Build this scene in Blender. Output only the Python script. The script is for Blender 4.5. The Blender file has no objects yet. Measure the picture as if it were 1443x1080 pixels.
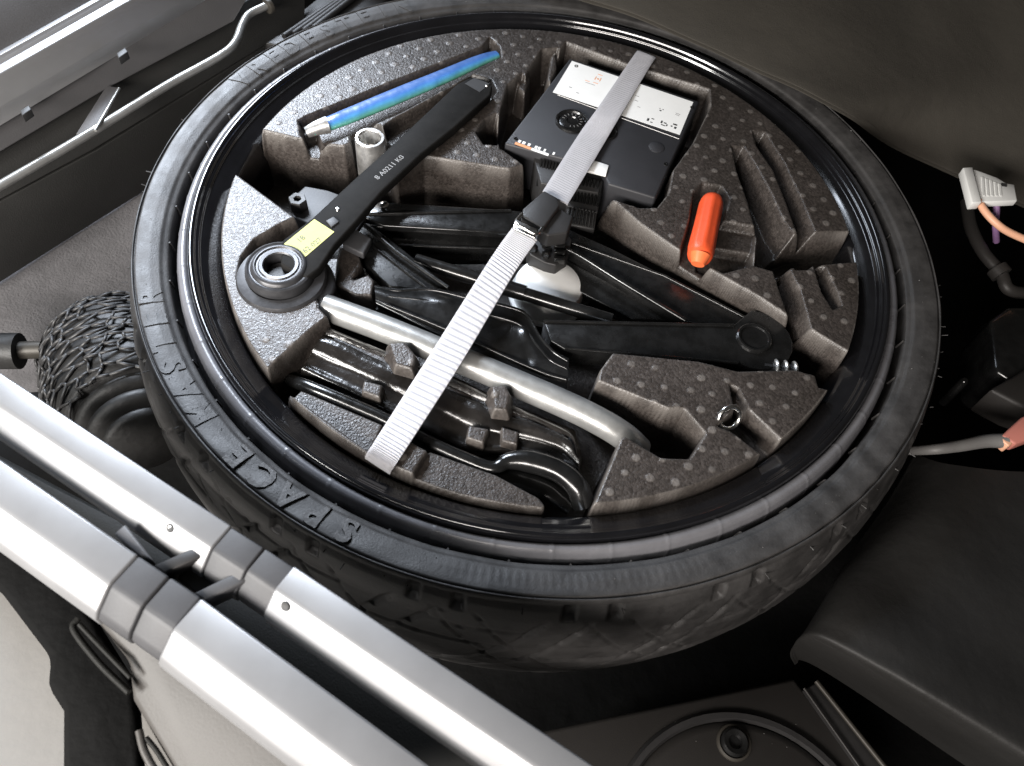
import bpy, bmesh, math, random
import numpy as np
from mathutils import Vector, Matrix
from mathutils.geometry import tessellate_polygon
rnd = random.Random(7)
rng = np.random.default_rng(5)
SC = bpy.context.scene
COL = SC.collection
PI = math.pi

# ------------------------------------------------------------------ camera
CR = np.array([[0.98661924, -0.16277361, 0.00933912],
               [0.14040428, 0.81912184, -0.55617089],
               [0.08288007, 0.55004015, 0.83101548]])
CP = np.array([0.0, -0.41720064, 0.40775818])
cd = bpy.data.cameras.new("camera")
cam = bpy.data.objects.new("camera", cd)
COL.objects.link(cam)
cd.sensor_width = 36.0
cd.lens = 1150.0 / 1443.0 * 36.0
cd.clip_start = 0.01
cd.clip_end = 60
M4 = Matrix([list(CR[0]) + [CP[0]], list(CR[1]) + [CP[1]], list(CR[2]) + [CP[2]], [0, 0, 0, 1]])
cam.matrix_world = M4
cd.dof.use_dof = True
cd.dof.focus_distance = 0.56
cd.dof.aperture_fstop = 13.0
SC.camera = cam

# ------------------------------------------------------------------ world, lamps, exposure
w = bpy.data.worlds.new("World")
SC.world = w
w.use_nodes = True
bgn = w.node_tree.nodes['Background']
bgn.inputs[0].default_value = (0.80, 0.74, 0.66, 1)
bgn.inputs[1].default_value = 0.035
SC.view_settings.view_transform = 'Standard'
SC.view_settings.look = 'None'
SC.view_settings.exposure = 0.17
SC.view_settings.gamma = 1.0


def area(name, loc, target, sx, sy, power, color, spread=180):
    l = bpy.data.lights.new(name, 'AREA')
    l.shape = 'RECTANGLE'
    l.size = sx
    l.size_y = sy
    l.energy = power
    l.color = color
    l.spread = math.radians(spread)
    o = bpy.data.objects.new(name, l)
    COL.objects.link(o)
    o.location = loc
    o.rotation_euler = (Vector(target) - Vector(loc)).to_track_quat('-Z', 'Y').to_euler()
    return o


area("garage_lamp", (-0.72, -0.72, 0.42), (-0.22, -0.20, 0.0), 0.20, 0.30, 4.4, (1.0, 0.985, 0.95), 110)
area("daylight_opening", (-0.60, 0.60, 0.60), (-0.30, 0.0, 0), 0.34, 0.5, 2.7, (0.80, 0.88, 1.0), 48)
area("front_fill", (-0.36, -1.02, 0.50), (-0.16, -0.12, 0), 0.8, 0.22, 5.6, (1.0, 0.94, 0.89), 95)  # unseen front fill, added to brighten the foam walls and tyre front


# ------------------------------------------------------------------ helpers
def at(u, v, z):
    """photograph pixel -> the world point at height z (metres) seen there"""
    d = CR @ np.array([(u - 721.5) / 1150.0, -(v - 540.0) / 1150.0, -1.0])
    t = (z - CP[2]) / d[2]
    p = CP + d * t
    return Vector((p[0], p[1], z))


def atv(uvz):
    return [at(*q) for q in uvz]


ORG = {}


def mesh_obj(name, verts, faces, m=None, parent=None, smooth=False):
    me = bpy.data.meshes.new(name)
    org = ORG.get(parent.name, Vector((0, 0, 0))) if parent else Vector((0, 0, 0))
    if parent is None:
        vs = [Vector(v) for v in verts]
        c = Vector((sum(v.x for v in vs) / len(vs), sum(v.y for v in vs) / len(vs), min(v.z for v in vs)))
        org = c
    me.from_pydata([tuple(Vector(v) - org) for v in verts], [], faces)
    me.update()
    if smooth:
        me.polygons.foreach_set('use_smooth', [True] * len(me.polygons))
    o = bpy.data.objects.new(name, me)
    COL.objects.link(o)
    if parent:
        o.parent = parent
    else:
        o.location = org
    ORG[o.name] = org
    if m:
        me.materials.append(m)
    return o


def thing(name, label, cat, loc=(0, 0, 0), group=None):
    o = bpy.data.objects.new(name, None)
    o.empty_display_size = 0.01
    COL.objects.link(o)
    o.location = loc
    ORG[o.name] = Vector(loc)
    return tag(o, label, cat, group)


def tag(o, label, cat=None, group=None, kind=None):
    if label:
        o['label'] = label
    if cat:
        o['category'] = cat
    if group:
        o['group'] = group
    if kind:
        o['kind'] = kind
    return o


def struct(o):
    o['kind'] = 'structure'
    return o


def auto_smooth(o, ang=35):
    me = o.data
    bm = bmesh.new()
    bm.from_mesh(me)
    for f in bm.faces:
        f.smooth = True
    lim = math.radians(ang)
    for e in bm.edges:
        if len(e.link_faces) == 2 and e.calc_face_angle(0) > lim:
            e.smooth = False
    bm.to_mesh(me)
    bm.free()
    return o


def bevel(o, width, seg=2, ang=30):
    me = o.data
    bm = bmesh.new()
    bm.from_mesh(me)
    bmesh.ops.remove_doubles(bm, verts=bm.verts, dist=1e-6)
    es = [e for e in bm.edges if len(e.link_faces) == 2 and e.calc_face_angle(0) > math.radians(ang)]
    if es:
        bmesh.ops.bevel(bm, geom=es, offset=width, segments=seg, profile=0.5, affect='EDGES', clamp_overlap=True)
    for f in bm.faces:
        f.smooth = True
    for e in bm.edges:
        if len(e.link_faces) == 2 and e.calc_face_angle(0) > math.radians(50):
            e.smooth = False
    bm.normal_update()
    bm.to_mesh(me)
    bm.free()
    return o


def prism(name, top, down, m, parent=None, bev=0.0, seg=2):
    """closed slab: top outline (list of 3D points, ccw or cw), swept by the vector/number down"""
    top = [Vector(p) for p in top]
    if not isinstance(down, Vector):
        down = Vector((0, 0, -down))
    area2 = sum(top[i].x * top[(i + 1) % len(top)].y - top[(i + 1) % len(top)].x * top[i].y for i in range(len(top)))
    if area2 < 0:
        top = top[::-1]
    n = len(top)
    vs = top + [p + down for p in top]
    fs = [tuple(range(n)), tuple(range(2 * n - 1, n - 1, -1))]
    for i in range(n):
        j = (i + 1) % n
        fs.append((i, i + n, j + n, j))
    o = mesh_obj(name, vs, fs, m, parent)
    bm = bmesh.new()
    bm.from_mesh(o.data)
    bmesh.ops.recalc_face_normals(bm, faces=bm.faces)
    bm.to_mesh(o.data)
    bm.free()
    if bev > 0:
        bevel(o, bev, seg)
    return o


def pxprism(name, px, z, thick, m, parent=None, bev=0.0, seg=2):
    return prism(name, [at(q[0], q[1], q[2] if len(q) > 2 else z) for q in px], thick, m, parent, bev, seg)


def smooth_path(pts, n=8):
    pts = [Vector(p) for p in pts]
    out = []
    P = [pts[0] * 2 - pts[1]] + pts + [pts[-1] * 2 - pts[-2]]
    for i in range(1, len(P) - 2):
        a, b, c, d = P[i - 1:i + 3]
        for k in range(n):
            t = k / n
            out.append(0.5 * ((2 * b) + (c - a) * t + (2 * a - 5 * b + 4 * c - d) * t * t + (3 * b - a - 3 * c + d) * t ** 3))
    out.append(pts[-1])
    return out


def tube_data(path, rad, seg=12, flat=1.0, up=Vector((0, 0, 1))):
    path = [Vector(p) for p in path]
    n = len(path)
    vs, fs = [], []
    for i, p in enumerate(path):
        t = (path[min(i + 1, n - 1)] - path[max(i - 1, 0)]).normalized()
        s = t.cross(up)
        if s.length < 1e-4:
            s = t.cross(Vector((1, 0, 0)))
        s.normalize()
        b = s.cross(t).normalized()
        r = rad(i / (n - 1)) if callable(rad) else rad
        for k in range(seg):
            a = 2 * PI * k / seg
            vs.append(p + s * (math.cos(a) * r) + b * (math.sin(a) * r * flat))
    for i in range(n - 1):
        for k in range(seg):
            k2 = (k + 1) % seg
            fs.append((i * seg + k, i * seg + k2, (i + 1) * seg + k2, (i + 1) * seg + k))
    fs.append(tuple(range(seg - 1, -1, -1)))
    fs.append(tuple((n - 1) * seg + k for k in range(seg)))
    return vs, fs


def tube(name, path, rad, m, parent=None, seg=14, flat=1.0):
    vs, fs = tube_data(path, rad, seg, flat)
    o = mesh_obj(name, vs, fs, m, parent)
    fix_normals(o)
    return auto_smooth(o, 50)


def fix_normals(o):
    bm = bmesh.new()
    bm.from_mesh(o.data)
    bmesh.ops.recalc_face_normals(bm, faces=bm.faces)
    bm.to_mesh(o.data)
    bm.free()


def revolve(name, prof, m, parent=None, n=64, center=(0, 0, 0), axis=None, closed=False, sharp=40):
    """prof: (r, h) pairs turned round the axis through center"""
    ax = Vector(axis or (0, 0, 1)).normalized()
    q = ax.to_track_quat('Z', 'Y').to_matrix()
    c = Vector(center)
    vs, fs = [], []
    k = len(prof)
    for i in range(n):
        a = 2 * PI * i / n
        for r, h in prof:
            vs.append(c + q @ Vector((r * math.cos(a), r * math.sin(a), h)))
    for i in range(n):
        j = (i + 1) % n
        for s in range(k if closed else k - 1):
            t = (s + 1) % k
            fs.append((i * k + s, j * k + s, j * k + t, i * k + t))
    o = mesh_obj(name, vs, fs, m, parent)
    bm = bmesh.new()
    bm.from_mesh(o.data)
    bmesh.ops.remove_doubles(bm, verts=bm.verts, dist=1e-7)
    bmesh.ops.recalc_face_normals(bm, faces=bm.faces)
    bm.to_mesh(o.data)
    bm.free()
    return auto_smooth(o, sharp)


def text_data(s, size, depth=0.0, bold=0.0):
    cu = bpy.data.curves.new('t', 'FONT')
    cu.body = s
    cu.size = size
    cu.extrude = depth
    cu.offset = bold
    cu.resolution_u = 3
    cu.align_x = 'CENTER'
    cu.align_y = 'CENTER'
    o = bpy.data.objects.new('t', cu)
    COL.objects.link(o)
    dg = bpy.context.evaluated_depsgraph_get()
    me = bpy.data.meshes.new_from_object(o.evaluated_get(dg))
    vs = [v.co.copy() for v in me.vertices]
    fs = [tuple(p.vertices) for p in me.polygons]
    bpy.data.objects.remove(o)
    bpy.data.curves.remove(cu)
    bpy.data.meshes.remove(me)
    return vs, fs


def flat_text(name, s, size, origin, xdir, updir, m, parent, depth=0.0001, squeeze=1.0):
    vs, fs = text_data(s, size, depth)
    X = Vector(xdir).normalized()
    Y = Vector(updir)
    Y = (Y - X * Y.dot(X)).normalized()
    Z = X.cross(Y)
    return mesh_obj(name, [Vector(origin) + X * v.x * squeeze + Y * v.y + Z * v.z for v in vs], fs, m, parent)


# ------------------------------------------------------------------ materials
def mat(name, base, rough=0.5, metal=0.0, noise=None, bump=None, spec=0.5, coat=0.0, rvar=0.0, var=0.0, vscale=30.0,
        col2=None, sheen=0.0):
    """bump = list of (kind, scale, strength_distance)"""
    m = bpy.data.materials.new(name)
    m.use_nodes = True
    nt = m.node_tree
    N, L = nt.nodes, nt.links
    b = N['Principled BSDF']
    b.inputs['Base Color'].default_value = (*base, 1)
    b.inputs['Roughness'].default_value = rough
    b.inputs['Metallic'].default_value = metal
    b.inputs['Specular IOR Level'].default_value = spec
    b.inputs['Coat Weight'].default_value = coat
    b.inputs['Coat Roughness'].default_value = 0.08
    if sheen:
        b.inputs['Sheen Weight'].default_value = sheen
    tc = N.new('ShaderNodeTexCoord')
    if var > 0 or col2:
        nz = N.new('ShaderNodeTexNoise')
        nz.inputs['Scale'].default_value = vscale
        nz.inputs['Detail'].default_value = 6
        nz.inputs['Roughness'].default_value = 0.65
        L.new(tc.outputs['Object'], nz.inputs['Vector'])
        cr = N.new('ShaderNodeValToRGB')
        c2 = col2 or tuple(min(1, c * (1 + var)) for c in base)
        c1 = base if col2 else tuple(c * (1 - var) for c in base)
        cr.color_ramp.elements[0].color = (*c1, 1)
        cr.color_ramp.elements[0].position = 0.35
        cr.color_ramp.elements[1].color = (*c2, 1)
        cr.color_ramp.elements[1].position = 0.68
        L.new(nz.outputs['Fac'], cr.inputs['Fac'])
        L.new(cr.outputs['Color'], b.inputs['Base Color'])
        if rvar:
            mr = N.new('ShaderNodeMapRange')
            mr.inputs['To Min'].default_value = rough - rvar
            mr.inputs['To Max'].default_value = rough + rvar
            mr.inputs['From Min'].default_value = 0.3
            mr.inputs['From Max'].default_value = 0.7
            L.new(nz.outputs['Fac'], mr.inputs['Value'])
            L.new(mr.outputs['Result'], b.inputs['Roughness'])
    prev = None
    for kind, sc, dist in (bump or []):
        if kind == 'vor':
            t = N.new('ShaderNodeTexVoronoi')
            t.inputs['Scale'].default_value = sc
            out = t.outputs['Distance']
        elif kind == 'wave':
            t = N.new('ShaderNodeTexWave')
            t.inputs['Scale'].default_value = sc
            out = t.outputs['Fac']
        else:
            t = N.new('ShaderNodeTexNoise')
            t.inputs['Scale'].default_value = sc
            t.inputs['Detail'].default_value = 5
            out = t.outputs['Fac']
        L.new(tc.outputs['Object'], t.inputs['Vector'])
        bp = N.new('ShaderNodeBump')
        bp.inputs['Strength'].default_value = 1.0
        bp.inputs['Distance'].default_value = abs(dist)
        bp.invert = dist < 0
        L.new(out, bp.inputs['Height'])
        if prev:
            L.new(prev.outputs['Normal'], bp.inputs['Normal'])
        prev = bp
    if prev:
        L.new(prev.outputs['Normal'], b.inputs['Normal'])
    return m


M_rub = mat('tyre_rubber', (0.037, 0.035, 0.034), 0.54, var=0.35, vscale=60, rvar=0.08,
            bump=[('noise', 90, 0.0003), ('noise', 900, 0.00014)])
M_rubtop = mat('bead_rubber', (0.135, 0.134, 0.143), 0.30, var=0.15, vscale=40, rvar=0.05, bump=[('noise', 500, 0.00008)])
M_letter = mat('letter_rubber', (0.060, 0.056, 0.054), 0.55, var=0.25, vscale=200, bump=[('noise', 500, 0.0003)])
M_rim = mat('black_gloss_paint', (0.006, 0.006, 0.007), 0.16, coat=0.6, var=0.2, vscale=30, rvar=0.04,
            bump=[('noise', 25, 0.00012)])
M_steel_blk = mat('black_painted_steel', (0.008, 0.008, 0.008), 0.22, coat=0.3, var=0.3, vscale=90, rvar=0.07,
                  bump=[('noise', 90, 0.00025), ('noise', 700, 0.00004)])
M_steel_sat = mat('satin_black_steel', (0.008, 0.008, 0.008), 0.27, var=0.3, vscale=80, rvar=0.08,
                  bump=[('noise', 300, 0.00008)])
M_black_pl = mat('matt_black_plastic', (0.022, 0.021, 0.021), 0.5, var=0.15, vscale=60, bump=[('noise', 1500, 0.00006)])
M_case = mat('compressor_black_plastic', (0.022, 0.022, 0.025), 0.55, var=0.12, vscale=50, bump=[('noise', 2500, 0.00006)])
M_zinc = mat('brushed_zinc', (0.37, 0.37, 0.36), 0.34, 0.6, var=0.12, vscale=60, rvar=0.08, bump=[('noise', 350, 0.00006)])
M_handle = mat('matt_black_handle', (0.014, 0.0135, 0.013), 0.6, spec=0.05, var=0.2, vscale=70, bump=[('noise', 600, 0.00005)])
M_headst = mat('dark_satin_steel', (0.05, 0.05, 0.053), 0.38, 0.4, var=0.15, vscale=150, rvar=0.06, bump=[('noise', 300, 0.00005)])
M_chrome = mat('plated_steel', (0.75, 0.74, 0.72), 0.22, 1.0, var=0.1, vscale=150, rvar=0.06, bump=[('noise', 300, 0.00006)])
M_socket = mat('socket_steel', (0.66, 0.65, 0.63), 0.38, 0.85, var=0.2, vscale=120, rvar=0.1, bump=[('noise', 500, 0.00008)])
M_alu = mat('satin_aluminium', (0.28, 0.28, 0.285), 0.38, 0.45, var=0.03, vscale=30, rvar=0.03, bump=[('noise', 1800, 0.00002)])
M_orange = mat('orange_plastic', (0.80, 0.095, 0.028), 0.42, var=0.08, vscale=90, bump=[('noise', 200, 0.0001)])
M_orange2 = mat('translucent_orange_tip', (0.85, 0.18, 0.06), 0.35, var=0.1, vscale=90)
M_white = mat('white_plastic', (0.82, 0.82, 0.80), 0.45, var=0.03, vscale=60, bump=[('noise', 60, 0.0002)])
M_label = mat('white_paper_label', (0.86, 0.86, 0.84), 0.6, var=0.02, vscale=80)
M_yellow = mat('pale_yellow_sticker', (0.50, 0.50, 0.17), 0.65, var=0.06, vscale=150)
M_ink = mat('dark_ink', (0.03, 0.03, 0.03), 0.6)
M_inkgrey = mat('grey_ink', (0.13, 0.14, 0.09), 0.6)
M_lt = mat('light_grey_print', (0.20, 0.195, 0.19), 0.5)
M_rednk = mat('orange_ink', (0.75, 0.33, 0.16), 0.6)
M_clip = mat('dark_hardware_plastic', (0.05, 0.05, 0.053), 0.55, var=0.1, vscale=60, bump=[('noise', 900, 0.00006)])
M_grey_pl = mat('grey_moulded_plastic', (0.085, 0.083, 0.085), 0.5, var=0.12, vscale=14, bump=[('noise', 900, 0.0001)])
M_beige_pl = mat('pale_grey_plastic', (0.052, 0.048, 0.044), 0.55, var=0.15, vscale=9, bump=[('noise', 700, 0.0001)])
M_blkwall = mat('black_grained_plastic', (0.012, 0.012, 0.011), 0.6, spec=0.2, var=0.2, vscale=12, bump=[('noise', 900, 0.0002)])
M_wallg = mat('dark_side_lining', (0.022, 0.0215, 0.020), 0.7, var=0.2, vscale=12, bump=[('noise', 900, 0.0002)])
M_carpet = mat('grey_boot_carpet', (0.10, 0.096, 0.10), 0.9, var=0.28, vscale=18, bump=[('noise', 500, 0.0009), ('noise', 60, 0.0012)], sheen=0.2)
M_brown = mat('dark_brown_felt_lining', (0.052, 0.046, 0.037), 0.85, var=0.14, vscale=5, bump=[('noise', 900, 0.0003), ('noise', 12, 0.003)])
M_leather = mat('black_vinyl', (0.013, 0.0122, 0.0112), 0.6, var=0.15, vscale=9, rvar=0.06, bump=[('noise', 26, 0.0022), ('noise', 900, 0.00008)])
M_floor = mat('black_well_floor', (0.005, 0.005, 0.005), 0.8, spec=0.1, var=0.3, vscale=8, bump=[('noise', 60, 0.002)])
M_lid = mat('dark_plastic_lid', (0.018, 0.016, 0.0145), 0.55, var=0.12, vscale=12, bump=[('noise', 1200, 0.00008)])
M_pale = mat('pale_concrete', (0.23, 0.22, 0.205), 0.85, var=0.06, vscale=4, bump=[('noise', 80, 0.001)])
M_net = mat('black_rubber_net', (0.032, 0.031, 0.031), 0.5, var=0.2, vscale=80)
M_roll = mat('dark_rubber_roll', (0.012, 0.0115, 0.011), 0.55, var=0.3, vscale=50, bump=[('noise', 150, 0.0006)])
M_wire_o = mat('orange_pink_wire', (0.78, 0.42, 0.27), 0.45)
M_wire_p = mat('purple_wire', (0.32, 0.18, 0.36), 0.45)
M_cable = mat('grey_cable', (0.16, 0.155, 0.15), 0.5)
M_redcon = mat('dusty_red_plastic', (0.52, 0.19, 0.15), 0.5)
M_hose = mat('black_conduit', (0.035, 0.032, 0.030), 0.5, bump=[('noise', 200, 0.0003)])
M_trim = mat('dull_metal_trim', (0.045, 0.04, 0.033), 0.5, 0.3)


def strap_mat():
    m = mat('grey_white_webbing', (0.43, 0.42, 0.435), 0.62, var=0.06, vscale=120,
            bump=[('noise', 1500, 0.00012)])
    return m


M_web = strap_mat()


def foam_mat():
    m = bpy.data.materials.new('bead_foam')
    m.use_nodes = True
    nt = m.node_tree
    N, L = nt.nodes, nt.links
    b = N['Principled BSDF']
    tc = N.new('ShaderNodeTexCoord')
    v = N.new('ShaderNodeTexVoronoi')
    v.inputs['Scale'].default_value = 620
    L.new(tc.outputs['Object'], v.inputs['Vector'])
    v2 = N.new('ShaderNodeTexVoronoi')
    v2.inputs['Scale'].default_value = 1500
    L.new(tc.outputs['Object'], v2.inputs['Vector'])
    nz = N.new('ShaderNodeTexNoise')
    nz.inputs['Scale'].default_value = 22
    nz.inputs['Detail'].default_value = 5
    L.new(tc.outputs['Object'], nz.inputs['Vector'])
    # colour: brown grey with cell to cell variation
    bw = N.new('ShaderNodeRGBToBW')
    L.new(v.outputs['Color'], bw.inputs['Color'])
    cr = N.new('ShaderNodeValToRGB')
    cr.color_ramp.elements[0].color = (0.030, 0.026, 0.0235, 1)
    cr.color_ramp.elements[0].position = 0.15
    cr.color_ramp.elements[1].color = (0.055, 0.047, 0.042, 1)
    cr.color_ramp.elements[1].position = 0.9
    L.new(bw.outputs['Val'], cr.inputs['Fac'])
    cr2 = N.new('ShaderNodeValToRGB')
    cr2.color_ramp.elements[0].color = (0.72, 0.69, 0.66, 1)
    cr2.color_ramp.elements[0].position = 0.3
    cr2.color_ramp.elements[1].color = (1.2, 1.18, 1.18, 1)
    cr2.color_ramp.elements[1].position = 0.7
    L.new(nz.outputs['Fac'], cr2.inputs['Fac'])
    mx = N.new('ShaderNodeMix')
    mx.data_type = 'RGBA'
    mx.blend_type = 'MULTIPLY'
    mx.inputs[0].default_value = 1
    L.new(cr.outputs['Color'], mx.inputs[6])
    L.new(cr2.outputs['Color'], mx.inputs[7])
    at_ = N.new('ShaderNodeAttribute')
    at_.attribute_name = 'dot'
    mx2 = N.new('ShaderNodeMix')
    mx2.data_type = 'RGBA'
    L.new(at_.outputs['Fac'], mx2.inputs[0])
    L.new(mx.outputs[2], mx2.inputs[6])
    mx2.inputs[7].default_value = (0.13, 0.117, 0.107, 1)
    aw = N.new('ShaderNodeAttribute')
    aw.attribute_name = 'glint_wear'  # mask of the painted edge highlights and scuffs
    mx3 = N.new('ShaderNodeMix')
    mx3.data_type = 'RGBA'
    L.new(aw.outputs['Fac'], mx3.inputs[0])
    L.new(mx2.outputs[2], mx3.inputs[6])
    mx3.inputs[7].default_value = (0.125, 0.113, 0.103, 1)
    L.new(mx3.outputs[2], b.inputs['Base Color'])
    mr = N.new('ShaderNodeMapRange')
    mr.inputs['To Min'].default_value = 0.27
    mr.inputs['To Max'].default_value = 0.50
    L.new(bw.outputs['Val'], mr.inputs['Value'])
    L.new(mr.outputs['Result'], b.inputs['Roughness'])
    b1 = N.new('ShaderNodeBump')
    b1.inputs['Distance'].default_value = 0.00017
    b1.invert = True
    L.new(v.outputs['Distance'], b1.inputs['Height'])
    b2 = N.new('ShaderNodeBump')
    b2.inputs['Distance'].default_value = 0.00010
    b2.invert = True
    L.new(v2.outputs['Distance'], b2.inputs['Height'])
    L.new(b1.outputs['Normal'], b2.inputs['Normal'])
    L.new(b2.outputs['Normal'], b.inputs['Normal'])
    return m


M_foam = foam_mat()


def film_mat():
    """blue on one side, green on the other: a two-tone shiny film, colour set by the tube's own cross axis"""
    m = bpy.data.materials.new('blue_green_film')
    m.use_nodes = True
    N, L = m.node_tree.nodes, m.node_tree.links
    b = N['Principled BSDF']
    a = N.new('ShaderNodeAttribute')
    a.attribute_name = 'side'
    nz = N.new('ShaderNodeTexNoise')
    nz.inputs['Scale'].default_value = 60
    tc = N.new('ShaderNodeTexCoord')
    L.new(tc.outputs['Object'], nz.inputs['Vector'])
    ad = N.new('ShaderNodeMath')
    ad.operation = 'MULTIPLY_ADD'
    L.new(nz.outputs['Fac'], ad.inputs[0])
    ad.inputs[1].default_value = 0.20
    L.new(a.outputs['Fac'], ad.inputs[2])
    cr = N.new('ShaderNodeValToRGB')
    e = cr.color_ramp.elements
    e[0].position = 0.30
    e[0].color = (0.06, 0.22, 0.10, 1)
    e[1].position = 1.0
    e[1].color = (0.05, 0.13, 0.36, 1)
    x = e.new(0.50)
    x.color = (0.10, 0.34, 0.28, 1)
    x = e.new(0.68)
    x.color = (0.07, 0.28, 0.52, 1)
    x = e.new(0.84)
    x.color = (0.05, 0.16, 0.46, 1)
    L.new(ad.outputs[0], cr.inputs['Fac'])
    L.new(cr.outputs['Color'], b.inputs['Base Color'])
    b.inputs['Roughness'].default_value = 0.42
    b.inputs['Coat Weight'].default_value = 0.25
    bp = N.new('ShaderNodeBump')
    bp.inputs['Distance'].default_value = 0.0016
    L.new(nz.outputs['Fac'], bp.inputs['Height'])
    L.new(bp.outputs['Normal'], b.inputs['Normal'])
    return m


M_film = film_mat()

# ------------------------------------------------------------------ setting: floors and trim of the boot
def slab(name, px, thick, m, bev=0.0):
    return struct(pxprism(name, px, 0, thick, m, None, bev))


g = struct(mesh_obj('ground', [(-6, -6, -0.30), (6, -6, -0.30), (6, 6, -0.30), (-6, 6, -0.30)], [(0, 1, 2, 3)], M_pale))
# the boot tub: floor of the well under everything
struct(prism('boot_floor', [tuple(at(180, 960, -0.22)), tuple(at(330, 1200, -0.22)), (0.9, -0.62, -0.22), (1.1, 0.9, -0.22), (-0.62, 0.9, -0.22), (-0.62, 0.1, -0.22), tuple(at(-150, 560, -0.22))],
             0.02, M_floor))


def lined_sheet(name, rows, m, nu=40, nv=24, amp=0.0, thick=0.004, seed=1):
    """thick draped sheet through a grid of (u, v, z) control rows, bilinear, with soft undulation"""
    R = [[at(*q) for q in r] for r in rows]
    nr, nc = len(R), len(R[0])
    ph = [rnd.uniform(0, 6.28) for _ in range(6)]

    def c1(P, i, t):
        a, b, c, d = P[max(i - 1, 0)], P[i], P[i + 1], P[min(i + 2, len(P) - 1)]
        return 0.5 * ((2 * b) + (c - a) * t + (2 * a - 5 * b + 4 * c - d) * t * t + (3 * b - a - 3 * c + d) * t ** 3)

    def crp(i, fa, j, fc):
        return c1([c1(r, j, fc) for r in R], i, fa)
    vs = []
    for i in range(nv + 1):
        a = i / nv * (nr - 1)
        i0 = min(int(a), nr - 2)
        fa = a - i0
        for j in range(nu + 1):
            c = j / nu * (nc - 1)
            j0 = min(int(c), nc - 2)
            fc = c - j0
            p = crp(i0, fa, j0, fc)
            e = math.sin(p.x * 31 + ph[0] + 3 * math.sin(p.y * 11 + ph[1])) * math.sin(p.y * 27 + ph[2] + 2 * math.sin(p.x * 17 + ph[3]))
            vs.append(p + Vector((0, 0, amp * e)))
    fs = []
    W = nu + 1
    for i in range(nv):
        for j in range(nu):
            fs.append((i * W + j, i * W + j + 1, (i + 1) * W + j + 1, (i + 1) * W + j))
    n0 = len(vs)
    vs += [v - Vector((0, 0, thick)) for v in vs]
    fs += [tuple(n0 + k for k in f[::-1]) for f in fs]
    border = [j for j in range(W)] + [i * W + nu for i in range(1, nv + 1)] + [nv * W + j for j in range(nu - 1, -1, -1)] + [i * W for i in range(nv - 1, 0, -1)]
    for k in range(len(border)):
        a, b = border[k], border[(k + 1) % len(border)]
        fs.append((a, b, b + n0, a + n0))
    o = mesh_obj(name, vs, fs, m, None)
    fix_normals(o)
    return auto_smooth(o, 75)


# brown felt lining beyond the wheel (upper right)
o = lined_sheet('boot_lining', [
    [(420, -170, 0.03), (600, -170, 0.03), (760, -170, 0.03), (900, -170, 0.03), (1040, -170, 0.03), (1180, -150, 0.03), (1300, -120, 0.03), (1450, -100, 0.03), (1700, -60, 0.03)],
    [(480, -116, 0.018), (660, -96, 0.018), (800, -66, 0.018), (920, -46, 0.018), (1050, -6, 0.018), (1180, 34, 0.016), (1310, 80, 0.0), (1450, 110, -0.02), (1700, 160, -0.03)],
    [(540, -68, 0.010), (690, -42, 0.010), (820, -8, 0.010), (905, 18, 0.010), (1000, 60, 0.010), (1100, 103, 0.010), (1200, 150, 0.007), (1310, 212, -0.045), (1700, 380, -0.06)],
    [(542, -64, 0.008), (692, -38, 0.008), (822, -4, 0.008), (906, 22, 0.008), (1001, 64, 0.008), (1101, 108, 0.008), (1200, 156, 0.004), (1310, 222, -0.052), (1700, 392, -0.066)]], M_brown, 110, 50, 0.0010, 0.003)
struct(o)
# vinyl cover lower right
o = lined_sheet('vinyl_floor_cover', [
    [(1290, 640, -0.085), (1340, 655, -0.062), (1480, 662, -0.06), (1700, 640, -0.06)],
    [(1255, 700, -0.085), (1310, 715, -0.057), (1480, 740, -0.055), (1700, 760, -0.055)],
    [(1195, 790, -0.08), (1240, 800, -0.05), (1480, 880, -0.045), (1700, 960, -0.045)],
    [(1143, 878, -0.07), (1190, 885, -0.042), (1480, 1040, -0.038), (1700, 1180, -0.038)],
    [(1118, 915, -0.10), (1168, 912, -0.052), (1470, 1098, -0.05), (1700, 1240, -0.05)],
    [(1122, 935, -0.15), (1165, 945, -0.12), (1460, 1140, -0.12), (1700, 1300, -0.12)]], M_leather, 110, 100, 0.0026, 0.004)
struct(o)
# lower floor beside the cover, with the round inspection lid
slab('lower_tray', [(560, 1180, -0.15), (740, 1035, -0.15), (1120, 955, -0.15), (1290, 1180, -0.15)], 0.01, M_lid, 0.003)
lid = thing('inspection_lid', 'round dark plastic lid with one screw on the floor below the tyre', 'lid', at(1020, 1085, -0.15))
c = at(1055, 1215, -0.148)
revolve('disc', [(0.0, 0.002), (0.074, 0.002), (0.078, 0.0005), (0.080, -0.002)], M_lid, lid, 72, c)
revolve('rim_ring', [(0.080, -0.001), (0.0815, 0.0022), (0.085, 0.0022), (0.087, -0.001)], M_black_pl, lid, 72, c)
c = at(1034, 1047, -0.146)
sc = revolve('screw', [(0.0, 0.001), (0.004, 0.001), (0.0045, 0.004), (0.0075, 0.005), (0.0088, 0.0035), (0.009, -0.001)], M_steel_sat, lid, 32, c)
revolve('washer', [(0.0092, 0.0002), (0.0098, 0.0018), (0.0112, 0.0012), (0.0118, -0.001)], M_trim, lid, 32, c)
tr = thing('trim_strip', 'narrow dull metal edged trim strip running down beside the vinyl cover', 'trim', at(1200, 1020, -0.14))
prism('channel', [at(1133, 972, -0.146), at(1150, 962, -0.146), at(1262, 1100, -0.146), at(1232, 1112, -0.146)], 0.008, M_black_pl, tr, 0.001)
tube('edge_bead', [at(1133, 970, -0.143), at(1232, 1110, -0.143)], 0.0010, M_lid, tr)
tube('edge_bead', [at(1150, 960, -0.143), at(1262, 1100, -0.143)], 0.0018, M_trim, tr)

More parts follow.
